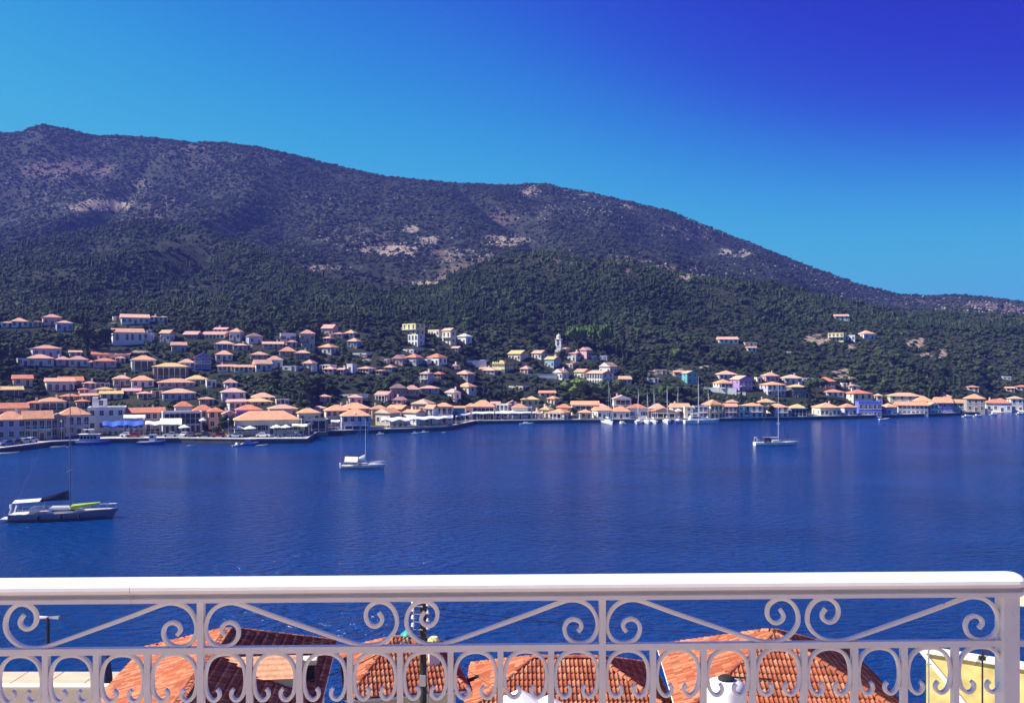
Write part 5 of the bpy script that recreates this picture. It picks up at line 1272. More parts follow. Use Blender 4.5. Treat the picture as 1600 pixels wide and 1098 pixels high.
def forest_points():
    wood = []; scrub = []; town = []
    r = random.Random(11)
    def free(px, row, Y, hw_px, top):
        for (a0, a1, rt, rb, yy, dd) in HOUSES:
            if px + hw_px > a0 and px - hw_px < a1:
                if yy > Y - 1 and yy - Y < 160 and top < rb - 2 and row > rt: return False
                if yy - 1.5 <= Y <= yy + dd + 1.5: return False
        return True
    # town gardens and lower wood
    n = 0
    for _ in range(70000):
        px = r.uniform(-420, 2000); d0 = shoreY(px); ks = keys(px); s = r.uniform(24, 175); Y = d0 + s
        if Y > ks[3][0] + 10: continue
        z = terr(px, Y); k = Y/F; row = HOR - (z - H)/k
        b, so = rockiness(px, row)
        if so > .25 and r.random() < so*1.4: continue
        sz = r.uniform(.7, 2.1)
        if 0 < px < 1600 and not free(px, row, Y, sz/k*.8, row - sz*1.3/k): continue
        town.append((((px - 800)*k, Y, z - .15), sz, r.uniform(.8, 1.2))); n += 1
        if n > 16000: break
    for _ in range(120000):
        px = r.uniform(-500, 2050); ks = keys(px); y0, y1 = ks[3][0] - 5, ks[6][0] + 30
        Y = math.sqrt(r.uniform(y0*y0, y1*y1)); z = terr(px, Y); k = Y/F; row = HOR - (z - H)/k
        b, so = rockiness(px, row)
        if max(b, so) > .2 and r.random() < max(b, so)*1.3: continue
        cl = noise.noise(((px - 800)*k*.018, Y*.018, 2)) + .5*noise.noise(((px - 800)*k*.06, Y*.06, 5))
        sz = r.uniform(.7, 1.75)*(1 + .6*cl) if r.random() < .92 else r.uniform(1.9, 3.2)
        if cl < -.28 and r.random() < .55: continue
        if 0 < px < 1600 and not free(px, row, Y, sz/k*.7, row - sz*1.2/k): continue
        wood.append((((px - 800)*k, Y, z - .3), sz, r.uniform(.85, 1.35)))
    for _ in range(130000):
        px = r.uniform(-350, 1950); ks = keys(px); y0, y1 = ks[6][0] + 10, ks[10][0] + 60
        Y = math.sqrt(r.uniform(y0*y0, y1*y1)); z = terr(px, Y); k = Y/F; row = HOR - (z - H)/k
        b, so = rockiness(px, row); q = max(b*.85, so)
        dens = .72 + .75*noise.noise(((px - 800)*k*.010, Y*.010, 7)) + .5*noise.noise(((px - 800)*k*.035, Y*.035, 3))
        if r.random() > dens*(1 - .9*min(1, q)) + (.18 if Y > y1 - 130 else 0): continue
        sz = r.uniform(.8, 2.2) if r.random() < .9 else r.uniform(2.4, 3.6)
        scrub.append((((px - 800)*k, Y, z - .3), sz, r.uniform(.7, 1.1)))
    rocks = []
    for _ in range(60000):
        px = r.uniform(-250, 1900); ks = keys(px); y0, y1 = ks[6][0], ks[10][0] + 10
        Y = math.sqrt(r.uniform(y0*y0, y1*y1)); z = terr(px, Y); k = Y/F; row = HOR - (z - H)/k
        b, so = rockiness(px, row)
        d = .75*max(b*.6, so) + .22*max(0, noise.noise(((px - 800)*k*.012, Y*.012, 17)) - .05) + .22*max(0, noise.noise(((px - 800)*k*.05, Y*.05, 21)) - .3)
        if r.random() > d: continue
        rocks.append((((px - 800)*k, Y, z - .1), r.uniform(.35, 1.3), r.uniform(.5, 1.3)))
    return town, wood, scrub, rocks
def boulder(seed):
    r = random.Random(seed); b = MB(); n = 6
    R = [[(q*(1 + r.uniform(-.25, .25))*math.cos(6.283*j/n), q*(1 + r.uniform(-.25, .25))*math.sin(6.283*j/n), z + r.uniform(-.08, .08)) for j in range(n)] for q, z in ((.9, -.3), (1.0, .25), (.7, .75), (.25, .95))]
    b.loft(R); return bpy.data.objects.new('boulder_source', b.mesh('boulder', [M_ROCK]))
M_ROCK = plain('limestone', (.36, .32, .285), .95, .25, .8)
TOWN_P, WOOD_P, SCRUB_P, ROCK_P = forest_points()
scatter('mountain_rocks', 'pale limestone rocks scattered over the mountain', 'rocks', ROCK_P, [boulder(i) for i in range(4)])
scatter('garden_shrubs', 'dense dark shrubs filling the gardens between the hillside houses', 'shrubs', TOWN_P, SRC_TREE[:4])
scatter('woodland', 'dark evergreen wood covering the slope above the town', 'woodland', WOOD_P, SRC_TREE)
scatter('mountain_scrub', 'low blue-green scrub covering the rocky mountain', 'scrub', SCRUB_P, SRC_SCRUB)
# ------------------------------------------------------------ near shore
def near_ground():
    prof = [(60.0, -2), (60.0, 1.2), (52, 1.3), (46, 1.9), (27, 2.2), (14, 8), (3, 15.5), (-10, 17), (-60, 30)]
    xs = [-140, -60, -22, -20, 0, 60, 140]
    b = MB()
    def pt(x, y, z):
        if y >= 60: y = 60 if x <= -22 else 53.5
        elif y == 52 and x > -22: y = 51.5
        return (x, y, z)
    for x0, x1 in zip(xs, xs[1:]):
        for (y0, z0), (y1, z1) in zip(prof, prof[1:]): b.poly([pt(x0, y0, z0), pt(x1, y0, z0), pt(x1, y1, z1), pt(x0, y1, z1)])
    struct(b.build('near_shore_ground', plain('near_paving', (.40, .33, .25), .9, .12, .7, bump=.2)))
    # paving slabs of the near quay, seen between the balusters at the left
    sl = plain('sandy_paving', (.56, .44, .30), .9, .1, .8, bump=.25, objrand=.06)
    q = MB(); q.box((-1.16, -.86, 0), (1.16, .86, .05)); me = q.mesh('paving_slab', [sl])
    pv = MB(); pv.box((-40.2, 54.6, 1.0), (-22.1, 59.9, 1.31)); base = struct(pv.build('near_quay', M_KERB, fix=False))
    for i in range(7):
        for j in range(3): link('paving_slab', me, base, (-38.7 + i*2.4, 55.6 + j*1.75, 1.312))
near_ground()

M_TILE = None
def tile_mat():
    m, nt, b = node_mat('clay_tile'); N = nt.nodes.new; L = nt.links.new
    oi = N('ShaderNodeObjectInfo'); at = N('ShaderNodeAttribute'); at.attribute_name = 'tint'
    ad = N('ShaderNodeMath'); ad.operation = 'ADD'; L(oi.outputs['Random'], ad.inputs[0]); L(at.outputs['Fac'], ad.inputs[1])
    fr = N('ShaderNodeMath'); fr.operation = 'FRACT'; L(ad.outputs[0], fr.inputs[0])
    tc = N('ShaderNodeTexCoord'); nz = N('ShaderNodeTexNoise'); nz.inputs['Scale'].default_value = 9; nz.inputs['Detail'].default_value = 4; L(tc.outputs['Object'], nz.inputs['Vector'])
    rp = N('ShaderNodeValToRGB'); e = rp.color_ramp.elements; e[0].color = (.30, .085, .045, 1); e[1].color = (.48, .17, .08, 1); q = e.new(.5); q.color = (.43, .125, .06, 1); q2 = e.new(.9); q2.color = (.50, .23, .13, 1)
    L(fr.outputs[0], rp.inputs[0])
    mx = N('ShaderNodeMix'); mx.data_type = 'RGBA'; mx.blend_type = 'MULTIPLY'; mx.inputs['Factor'].default_value = .45
    r2 = N('ShaderNodeValToRGB'); r2.color_ramp.elements[0].position = .3; r2.color_ramp.elements[1].position = .6; r2.color_ramp.elements[0].color = (.6, .55, .5, 1); L(nz.outputs['Fac'], r2.inputs[0])
    L(rp.outputs[0], mx.inputs[6]); L(r2.outputs[0], mx.inputs[7])
    gp = N('ShaderNodeNewGeometry'); n4 = N('ShaderNodeTexNoise'); n4.inputs['Scale'].default_value = 1.3; n4.inputs['Detail'].default_value = 6; n4.inputs['Roughness'].default_value = .7; L(gp.outputs['Position'], n4.inputs['Vector'])
    m5 = N('ShaderNodeMapRange'); m5.inputs['From Min'].default_value = .56; m5.inputs['From Max'].default_value = .72; m5.inputs['To Max'].default_value = .7; L(n4.outputs['Fac'], m5.inputs['Value'])
    mz = N('ShaderNodeMix'); mz.data_type = 'RGBA'; L(m5.outputs[0], mz.inputs['Factor']); L(mx.outputs[2], mz.inputs[6]); mz.inputs[7].default_value = (.20, .13, .09, 1); L(mz.outputs[2], b.inputs['Base Color'])
    b.inputs['Roughness'].default_value = .85; b.inputs['Specular IOR Level'].default_value = .2
    return m
M_TILE = tile_mat(); M_DECKC = plain('dark_clay_bed', (.16, .06, .04), .95, .2, 3)
TW, TL, TP = .195, .50, .42
def tile_geo():
    prof = [(-.0975, .016), (-.05, .004), (-.012, .010), (.010, .048), (.045, .072), (.080, .048), (.0975, .012)]
    top0 = [(x, -TL/2, z + .072) for x, z in prof]; top1 = [(x, TL/2, z + .004) for x, z in prof]
    bot0 = [(x, -TL/2, z + .004) for x, z in prof]
    V = top0 + top1 + bot0; n = len(prof); Fc = []
    for i in range(n - 1): Fc.append((i, i + 1, n + i + 1, n + i)); Fc.append((2*n + i, 2*n + i + 1, i + 1, i))
    return V, Fc
TV, TF = tile_geo()
_tm = bpy.data.meshes.new('roof_tile'); _tm.from_pydata(TV, [], TF); _tm.materials.append(M_TILE); _tm.polygons.foreach_set('use_smooth', [True]*len(TF)); _tm.update()
_rc = MB(); _n = 7
_rc.loft([[(.115*f*math.cos(math.pi*i/(_n - 1)), y, .105*f*math.sin(math.pi*i/(_n - 1)) + dz) for i in range(_n)] for y, f, dz in ((-.21, 1.1, .03), (.21, .92, .0))], 0, False, False)
_rc.poly([(.115*1.1*math.cos(math.pi*i/(_n - 1)), -.21, .105*1.1*math.sin(math.pi*i/(_n - 1)) + .03) for i in range(_n)])
RIDGE_ME = _rc.mesh('ridge_tile', [M_TILE], True)
def inside(poly, u, v):
    c = False; n = len(poly)
    for i in range(n):
        (a, b), (c_, d) = poly[i], poly[(i + 1) % n]
        if (b > v) != (d > v) and u < (c_ - a)*(v - b)/(d - b) + a: c = not c
    return c
def tiled_house(label, cx, cy, th, hw, hd, ze, zr, axis, rl, wall, zg=1.6, npart=300):
    t = thing('house', label, 'house', (cx, cy, zg), math.radians(th), 'tiled houses below the balcony')
    wb = MB(); wb.box((-hw + .45, -hd + .45, -.6), (hw - .45, hd - .45, ze - zg + .05)); wb.build('wall', M_WALL[wall], t, fix=False)
    z0 = ze - zg; z1 = zr - zg
    A, B, C, D = Vector((-hw, -hd, z0)), Vector((hw, -hd, z0)), Vector((hw, hd, z0)), Vector((-hw, hd, z0))
    if axis == 'x': R0, R1 = Vector((-rl, 0, z1)), Vector((rl, 0, z1)); slopes = [[A, B, R1, R0], [B, C, R1], [C, D, R0, R1], [D, A, R0]]; caps = [(A, R0), (B, R1), (C, R1), (D, R0), (R0, R1)]
    else: R0, R1 = Vector((0, -rl, z1)), Vector((0, rl, z1)); slopes = [[A, B, R0], [B, C, R1, R0], [C, D, R1], [D, A, R0, R1]]; caps = [(A, R0), (B, R0), (C, R1), (D, R1), (R0, R1)]
    rb = MB()
    for s in slopes: rb.poly(s)
    rb.poly([D, C, B, A]); rb.loft([[p - Vector((0, 0, .16)) for p in (A, B, C, D)], [A, B, C, D]], 0, True, False)
    roof = rb.build('roof', M_DECKC, t)
    M0 = Matrix.Translation((cx, cy, zg)) @ Matrix.Rotation(math.radians(th), 4, 'Z')
    tiles = []
    for s in slopes:
        u = (s[1] - s[0]).normalized(); nrm = u.cross(s[2] - s[0]).normalized(); v = nrm.cross(u)
        L2 = [((p - s[0]).dot(u), (p - s[0]).dot(v)) for p in s]; vmax = max(q[1] for q in L2); um = max(q[0] for q in L2)
        j = 0
        while j*TP < vmax - .05:
            vv = j*TP + TP*.5 - .06; i = 0
            while i*TW < um:
                uu = i*TW + TW/2
                if inside(L2, uu, max(.03, vv)) and inside(L2, uu, min(vv + .02, vmax - .02)):
                    p = s[0] + u*uu + v*vv + nrm*.012
                    M = Matrix((u, v, nrm)).transposed().to_4x4(); M.translation = p
                    M = M @ Matrix.Rotation(rng.uniform(-.02, .02), 4, 'Z')
                    wp = M0 @ p; row = HOR - (wp.z - H)/wp.y*F; vis = (M0.to_3x3() @ nrm).dot(Vector((0, 0, H)) - wp) > 0 and row < 1100
                    tiles.append((0 if vis else 1, wp.y, M))
                i += 1
            j += 1
    tiles.sort(key=lambda q: (q[0], q[1]))
    for q in tiles[:npart]:
        o = link('roof_tile', _tm, roof); o.matrix_local = q[2]
    V = []; Fc = []; tint = []
    for q in tiles[npart:]:
        b = len(V); V += [tuple(q[2] @ Vector(p)) for p in TV]; Fc += [tuple(b + k for k in f) for f in TF]; tint += [rng.random()]*len(TV)
    me = bpy.data.meshes.new('roof_tiles'); me.from_pydata(V, [], Fc); me.materials.append(M_TILE); me.polygons.foreach_set('use_smooth', [True]*len(Fc))
    at = me.attributes.new('tint', 'FLOAT', 'POINT'); at.data.foreach_set('value', tint); me.update()
    o = link('roof_tiles', me, roof); o['kind'] = 'stuff'
    for a, b in caps:
        d = (b - a); L_ = d.length; d.normalize(); side = d.cross(Vector((0, 0, 1))).normalized(); up = side.cross(d)
        for i in range(int(L_/.37)):
            p = a + d*(.2 + i*.37) + up*.02; M = Matrix((side, d, up)).transposed().to_4x4(); M.translation = p
            o = link('ridge_tile', RIDGE_ME, roof); o.matrix_local = M
    gt = MB()
    for a, b in ((A, B), (B, C), (C, D), (D, A)):
        d = (b - a).normalized(); out = d.cross(Vector((0, 0, 1)))*.07; gt.tube([a + out - Vector((0, 0, .1)), b + out - Vector((0, 0, .1))], .06, 6)
    gt.build('gutter', M_WHITE, t)
    return t, roof
tA, rA = tiled_house('house with red tiled hip roof and dormer below the balcony at left', -12.35, 35.6, 7, 4.5, 8.2, 8.25, 10.0, 'y', 4.9, 'W')
tB, rB = tiled_house('house with small tiled hip roof and chimney behind the utility pole', -5.45, 43.3, 13, 2.7, 3.4, 7.25, 8.75, 'x', .35, 'C')
tC, rC = tiled_house('house with low tiled hip roof at the centre below the balcony', 2.5, 41.4, 0, 4.5, 3.2, 7.0, 8.4, 'x', 1.5, 'W')
tD, rD = tiled_house('house with large pyramid tiled roof and white gutter below the balcony at right', 11.9, 40.4, -4, 4.7, 4.6, 7.7, 9.9, 'y', .2, 'Y')
# dormer and chimneys
def near_details():
    M0 = Matrix.Translation(tA.location) @ Matrix.Rotation(tA.rotation_euler.z, 4, 'Z')
    b = MB(); x0, x1, ya, z = .9, 3.4, -.6, 8.25 - 1.6
    yc = 1.2
    b.box((x0, yc - .75, z + .1), (x1, yc + .75, z + 1.05)); d = b.build('dormer', M_WALL['C'], rA, fix=False)
    r = MB(); r.poly([(x1 + .25, yc - 1.0, z + 1.0), (x1 + .25, yc, z + 1.65), (x0 - .9, yc, z + 1.65), (x0 - .5, yc - 1.0, z + 1.0)]); r.poly([(x1 + .25, yc, z + 1.65), (x1 + .25, yc + 1.0, z + 1.0), (x0 - .5, yc + 1.0, z + 1.0), (x0 - .9, yc, z + 1.65)]); r.poly([(x1 + .2, yc - .95, z + 1.0), (x1 + .2, yc + .95, z + 1.0), (x1 + .2, yc, z + 1.6)]); d2 = r.build('dormer_roof', M_ROOF['o'], rA, fix=False)
    ch = MB(); ch.box((3.68, 1.7, z - .3), (4.16, 2.2, z + 1.05)); ch.box((3.6, 1.62, z + 1.05), (4.24, 2.28, z + 1.25), 1); ch.build('chimney', [M_DARK, M_WALL['C']], rA, fix=False)
    ch = MB(); ch.box((1.15, -2.0, 5.6), (1.65, -1.5, 7.4)); ch.loft([[(1.1 + .6*(.5 + .5*math.cos(a)*f), -1.75 + .3*math.sin(a)*f, zz) for a in [6.283*i/10 for i in range(10)]] for f, zz in ((1.0, 7.4), (1.0, 7.5), (.6, 7.62))], 1); ch.build('chimney', [M_WALL['L'], M_WALL['Y']], rB, fix=False)
    fl = MB(); fl.box((-.1, -.35, 0), (.1, .35, .05)); 
near_details()
# flat terrace house whose roof carries the tank and the parasols (its roof stays below the view)
def terrace():
    t = thing('house', 'flat-roofed white house below the balcony carrying tank and parasols', 'house', (4.0, 29.0, 2.0), 0, 'tiled houses below the balcony')
    b = MB(); b.box((-6.2, -4.2, -1.0), (6.2, 4.2, 6.2)); b.box((-6.2, 3.95, 6.2), (6.2, 4.2, 6.9)); b.box((-6.2, -4.2, 6.2), (6.2, -3.95, 6.9)); b.build('wall', M_WALL['W'], t, fix=False)
    dr = link('door', DOOR, t, (0, -4.2, .2))
    z = 8.2
    k = thing('water_tank', 'white covered water tank with dark lid in front of the pyramid roof', 'tank', (7.25, 30.0, z))
    c = MB(); n = 20
    c.loft([[( (r + .035*math.sin(i*2.7)*(1 if 0 < zz < 2.9 else .3))*math.cos(6.283*i/n), (r + .035*math.sin(i*2.7)*(1 if 0 < zz < 2.9 else .3))*math.sin(6.283*i/n), zz) for i in range(n)] for r, zz in ((.66, 0), (.66, 2.2), (.65, 2.9), (.58, 3.12), (.3, 3.2))]); c.build('cover', M_CANVAS, k, smooth=True)
    l = MB(); l.lathe([(.27, 3.19), (.28, 3.27), (.2, 3.33), (.05, 3.37)], 14); l.build('lid', M_DARK, k)
    p = MB(); p.tube([(.1, 0, 3.3), (.8, .1, 3.22), (1.6, .2, 3.15)], .03, 6); p.build('pipe', M_DARK, k)
    for px, row, lab in ((812, 1076, 'white roof-terrace parasol, left of two under the centre roof'), (856, 1086, 'white roof-terrace parasol, right of two under the centre roof')):
        Y = 30.0; q = P(px, row, Y); t2 = thing('parasol', lab, 'parasol', (q.x, Y, z), .3)
        hh = q.z - z; b = MB(); b.tube([(0, 0, 0), (0, 0, hh)], .03, 6); b.build('pole', M_METAL, t2); b = MB(); b.lathe([(.3, 0), (.3, .08), (.05, .14)], 10); b.build('base', M_STONE, t2)
        c = MB(); R = [(.75*math.cos(6.283*i/8), .75*math.sin(6.283*i/8), hh - .42) for i in range(8)]
        for i in range(8): c.poly([R[i], R[(i + 1) % 8], (0, 0, hh + .02)]); c.poly([(R[i][0], R[i][1], hh - .56), (R[(i + 1) % 8][0], R[(i + 1) % 8][1], hh - .56), R[(i + 1) % 8], R[i]])
        c.build('canopy', M_CANVAS, t2, fix=False)
terrace()
# utility pole with insulators, lamp and cables
def utility_pole():
    Y = 34.6; q = P(661, 936, Y); zb = 2.0
    t = thing('utility_pole', 'dark wooden utility pole with insulators, teal lamp and cables', 'pole', (q.x, Y, zb)); h = q.z - zb
    b = MB(); b.tube([(0, 0, -.5), (0, 0, h)], [.17, .13], 10); b.build('shaft', plain('tarred_wood', (.035, .03, .03), .85, .3, 4), t)
    for z in (h - .25, h - .55, h - .85, h - 1.15):
        br = MB(); br.tube([(0, -.12, z), (-.35, -.14, z + .03), (-.38, -.14, z + .14)], .022, 5); br.lathe([(.05, 0), (.075, .04), (.05, .09), (.06, .13), (.02, .17)], 8, 0, (-.38, -.14, z + .12)); br.build('insulator', M_WHITE, t)
        br = MB(); br.lathe([(.05, 0), (.075, .04), (.05, .09), (.02, .15)], 8, 0, (.2, -.14, z + .02)); br.build('insulator', M_STONE, t)
    a = MB(); a.tube([(0, -.1, h - 1.9), (-.5, -.16, h - 1.75), (-.95, -.2, h - 1.55)], .03, 6); a.build('lamp_arm', M_METAL, t)
    a = MB(); a.lathe([(.04, .28), (.07, .2), (.2, .1), (.32, 0), (.3, -.03)], 14, 0, (-.55, -.18, h - 1.3)); a.tube([(-.55, -.18, h - 1.72), (-.55, -.18, h - 1.1)], .02, 5); a.build('lamp_shade', plain('teal_enamel', (.02, .30, .24), .4, .1, 3), t)
    a = MB(); a.box((-.12, -.26, h - 3.3), (.12, -.1, h - 2.9)); a.build('junction_box', M_METAL, t, fix=False)
    a = MB(); a.tube([(.16, -.1, h - 2.6), (.22, -.12, h - 4), (.2, -.12, .5)], .02, 5); a.build('conduit', M_METAL, t)
    def cable(p0, p1, sag, rr=.012):
        c = MB(); pts = []
        for i in range(13):
            f = i/12; p = Vector(p0).lerp(Vector(p1), f); p.z -= sag*4*f*(1 - f); pts.append(p)
        c.tube(pts, rr, 4); c.build('cable', M_DARK, t)
    O = Vector((q.x, Y, zb))
    for p1, z in ((P(400, 1004, 46), h - .4), (P(300, 1020, 52), h - .7), (P(90, 1012, 57), h - .25)): cable((0, 0, z), p1 - O, .5)
    cable((0, 0, h - 1.0), P(470, 1066, 30) - O, .3, .02); cable((0, 0, h - .3), P(1400, 975, 60) - O, .8); cable((0, 0, h - .55), P(1000, 950, 62) - O, .6); cable((0, 0, h - 1.2), P(800, 1090, 28) - O, .2)
utility_pole()
# lamp, furled parasol and wall on the near quay at left
def left_quay():
    q = P(75, 963, 57.5); t = thing('street_lamp', 'dark double-headed lamp post on the near quay at left', 'lamp', (q.x, 57.5, 1.36)); h = q.z - 1.36
    b = MB(); b.tube([(0, 0, 0), (0, 0, h)], [.14, .1], 8); b.build('pole', M_DARK, t)
    for s in (-1, 1):
        b = MB(); b.loft([[(0, -.05, h - .1), (0, .05, h - .1), (0, .05, h), (0, -.05, h)], [(s*.75, -.16, h - .12), (s*.75, .16, h - .12), (s*.75, .1, h + .05), (s*.75, -.1, h + .05)]]); b.build('lamp_head', M_CANVAS if s < 0 else M_METAL, t)
    q = P(167, 1077, 57.0); t = thing('furled_parasol', 'furled dark blue parasol standing on the near quay', 'parasol', (q.x, 57.0, 1.36))
    b = MB(); b.lathe([(.36, .35), (.33, .8), (.2, 1.7), (.06, 2.15)], 10); b.build('canopy', M_NAVY, t); b = MB(); b.tube([(0, 0, 0), (0, 0, 2.3)], .04, 6); b.build('pole', M_METAL, t); b = MB(); b.lathe([(.3, 0), (.3, .12), (.05, .18)], 10); b.build('base', M_STONE, t)
    o = MB(); o.box((-8.3, -.25, -.4), (8.3, .25, 1.1)); o.box((-8.4, -.32, 1.1), (8.4, .32, 1.22)); ob = o.build('low_wall', M_WALL['C'], None, fix=False); ob.location = (-30.5, 54.2, 1.3); tag(ob, 'low cream wall along the near quay at bottom left', 'wall')
    b = MB(); r = random.Random(4)
left_quay()
# yellow building at the right, antennas, rooftop shelter
def right_side():
    q = P(1530, 1027, 31); zt = q.z
    t = thing('house', 'yellow rendered building with white coping at bottom right', 'house', (q.x, 31, 2.0), math.radians(-34))
    h = zt - 2.0
    ym = plain('stained_yellow_render', (.66, .54, .20), .9, .28, 1.4, bump=.2)
    b = MB(); b.loft([[(-1.7, 0, -1), (2.2, 0, -1), (2.2, 0, h - .12), (-1.7, 0, h - .12)], [(-1.7, 5.0, -1), (2.2, 5.0, -1), (2.2, 5.0, h - 3.0), (-1.7, 5.0, h - 3.0)]]); b.build('wall', ym, t)
    b = MB(); b.box((-1.82, -.12, h - .12), (2.32, .2, h + .06)); b.build('coping', M_WHITE, t, fix=False)
    b = MB(); b.loft([[(-1.9, -.16, h - .1), (-1.7, -.16, h - .1), (-1.7, -.01, h - .1), (-1.9, -.01, h - .1)], [(.6, -.16, h - 3.0), (.8, -.16, h - 3.0), (.8, -.01, h - 3.0), (.6, -.01, h - 3.0)]]); b.build('stair_string', M_WHITE, t)
    link('window', win('s', 'k'), t, (.8, 0, h - 4.2))
    for px, row, Y, lab, yagi in ((1535, 1016, 28.6, 'dark television aerial mast before the yellow building', True), (1451, 1012, 30, 'thin pale aerial pole left of the yellow building', False)):
        q = P(px, row, Y); a = thing('television_aerial', lab, 'aerial', (q.x, Y, 2.1)); hh = q.z - 2.1
        b = MB(); b.tube([(0, 0, -.4), (0, 0, hh)], .026, 6); b.build('mast', M_DARK if yagi else M_METAL, a)
        if yagi:
            b = MB(); b.tube([(-.18, -.3, hh - .22), (.35, .45, hh - .1)], .012, 5)
            for i in range(7):
                f = i/6; p = Vector((-.18, -.3, hh - .22)).lerp(Vector((.35, .45, hh - .1)), f); b.tube([p + Vector((-.17, .1, -.2)), p + Vector((.17, -.1, .2))], .008, 4)
            b.build('yagi', M_DARK, a); b = MB(); b.box((-.1, -.06, hh - .3), (.08, .06, hh - .18)); b.build('amplifier', M_DARK, a, fix=False)
        else:
            b = MB(); b.tube([(-.14, 0, hh - .05), (.14, 0, hh - .05)], .01, 4); b.tube([(-.1, 0, hh - .55), (.1, 0, hh - .55)], .014, 4); b.build('dipole', M_METAL, a)
    Y = 26; p0 = P(1584, 923, Y)
    t = thing('rooftop_shelter', 'cream slab canopy with turquoise blind at the right edge', 'shelter', (p0.x + 1.32, Y - .73, 2.0), -math.atan(780/F)); h = p0.z - 2.0
    b = MB(); b.box((-1.5, 0, h - .22), (2.5, .7, h)); b.box((-1.5, 0, h - .42), (-1.2, .3, h - .22)); b.build('canopy', M_WALL['C'], t, fix=False)
    b = MB(); b.box((-1.16, .3, h - 1.75), (1.5, .36, h - .75)); b.build('blind', plain('turquoise_cloth', (.02, .38, .50), .7, .08, 2), t, fix=False)
    for x in (-1.1, 2.2):
        for y in (.4,): b = MB(); b.box((x - .07, y - .07, -1), (x + .07, y + .07, h - .22)); b.build('post', M_WHITE, t, fix=False)
right_side()

# ------------------------------------------------------------ balcony and railing
U = 2.29 / F
M_RAIL = plain('white_iron_paint', (.80, .79, .78), .38, .04, 14, spec=.5, bump=.12)
M_RAILH = plain('white_handrail_paint', (.84, .83, .82), .32, .03, 9, spec=.5, bump=.08)
def wear(m, amount, col):
    nt = m.node_tree; b = nt.nodes['Principled BSDF']; N = nt.nodes.new; L = nt.links.new
    src = b.inputs['Base Color'].links[0].from_socket
    tc = N('ShaderNodeTexCoord'); n1 = N('ShaderNodeTexNoise'); n1.inputs['Scale'].default_value = 55; n1.inputs['Detail'].default_value = 5
    n2 = N('ShaderNodeTexNoise'); n2.inputs['Scale'].default_value = 4; n2.inputs['Detail'].default_value = 3
    L(tc.outputs['Object'], n1.inputs['Vector']); L(tc.outputs['Object'], n2.inputs['Vector'])
    ad = N('ShaderNodeMath'); ad.operation = 'ADD'; L(n1.outputs['Fac'], ad.inputs[0]); L(n2.outputs['Fac'], ad.inputs[1])
    mp = N('ShaderNodeMapRange'); mp.inputs['From Min'].default_value = 1.34 - amount; mp.inputs['From Max'].default_value = 1.40 - amount; mp.inputs['To Max'].default_value = .8; L(ad.outputs[0], mp.inputs['Value'])
    mx = N('ShaderNodeMix'); mx.data_type = 'RGBA'; L(mp.outputs[0], mx.inputs['Factor']); L(src, mx.inputs[6]); mx.inputs[7].default_value = (*col, 1)
    L(mx.outputs[2], b.inputs['Base Color'])
wear(M_RAIL, .05, (.42, .30, .22)); wear(M_RAILH, .0, (.45, .40, .36))
def catmull(pts, n=5):
    out = []; P_ = [Vector(p) for p in pts]
    for i in range(len(P_) - 1):
        p0 = P_[max(i - 1, 0)]; p1 = P_[i]; p2 = P_[i + 1]; p3 = P_[min(i + 2, len(P_) - 1)]
        for k in range(n):
            t = k/n; out.append(.5*((2*p1) + (p2 - p0)*t + (2*p0 - 5*p1 + 4*p2 - p3)*t*t + (3*p1 - p0 - 3*p2 + p3)*t**3))
    out.append(P_[-1]); return out
def flat_bar(pts2, th, dp, name, parent, y0=0.0, n=5):
    pts = catmull([Vector((x, z)) for x, z in pts2], n); b = MB(); rings = []
    for i, p in enumerate(pts):
        d = (pts[min(i + 1, len(pts) - 1)] - pts[max(i - 1, 0)]).normalized(); nn = Vector((-d.y, d.x))*th/2; c = th*.22
        A = p + nn; B = p - nn; e = nn.normalized()*c
        rings.append([(A.x - e.x, y0 - dp/2, A.y - e.y), (B.x + e.x, y0 - dp/2, B.y + e.y), (B.x, y0 - dp/2 + c, B.y), (B.x, y0 + dp/2, B.y), (A.x, y0 + dp/2, A.y), (A.x, y0 - dp/2 + c, A.y)])
    b.loft(rings); return b.build(name, M_RAIL, parent, fix=True)
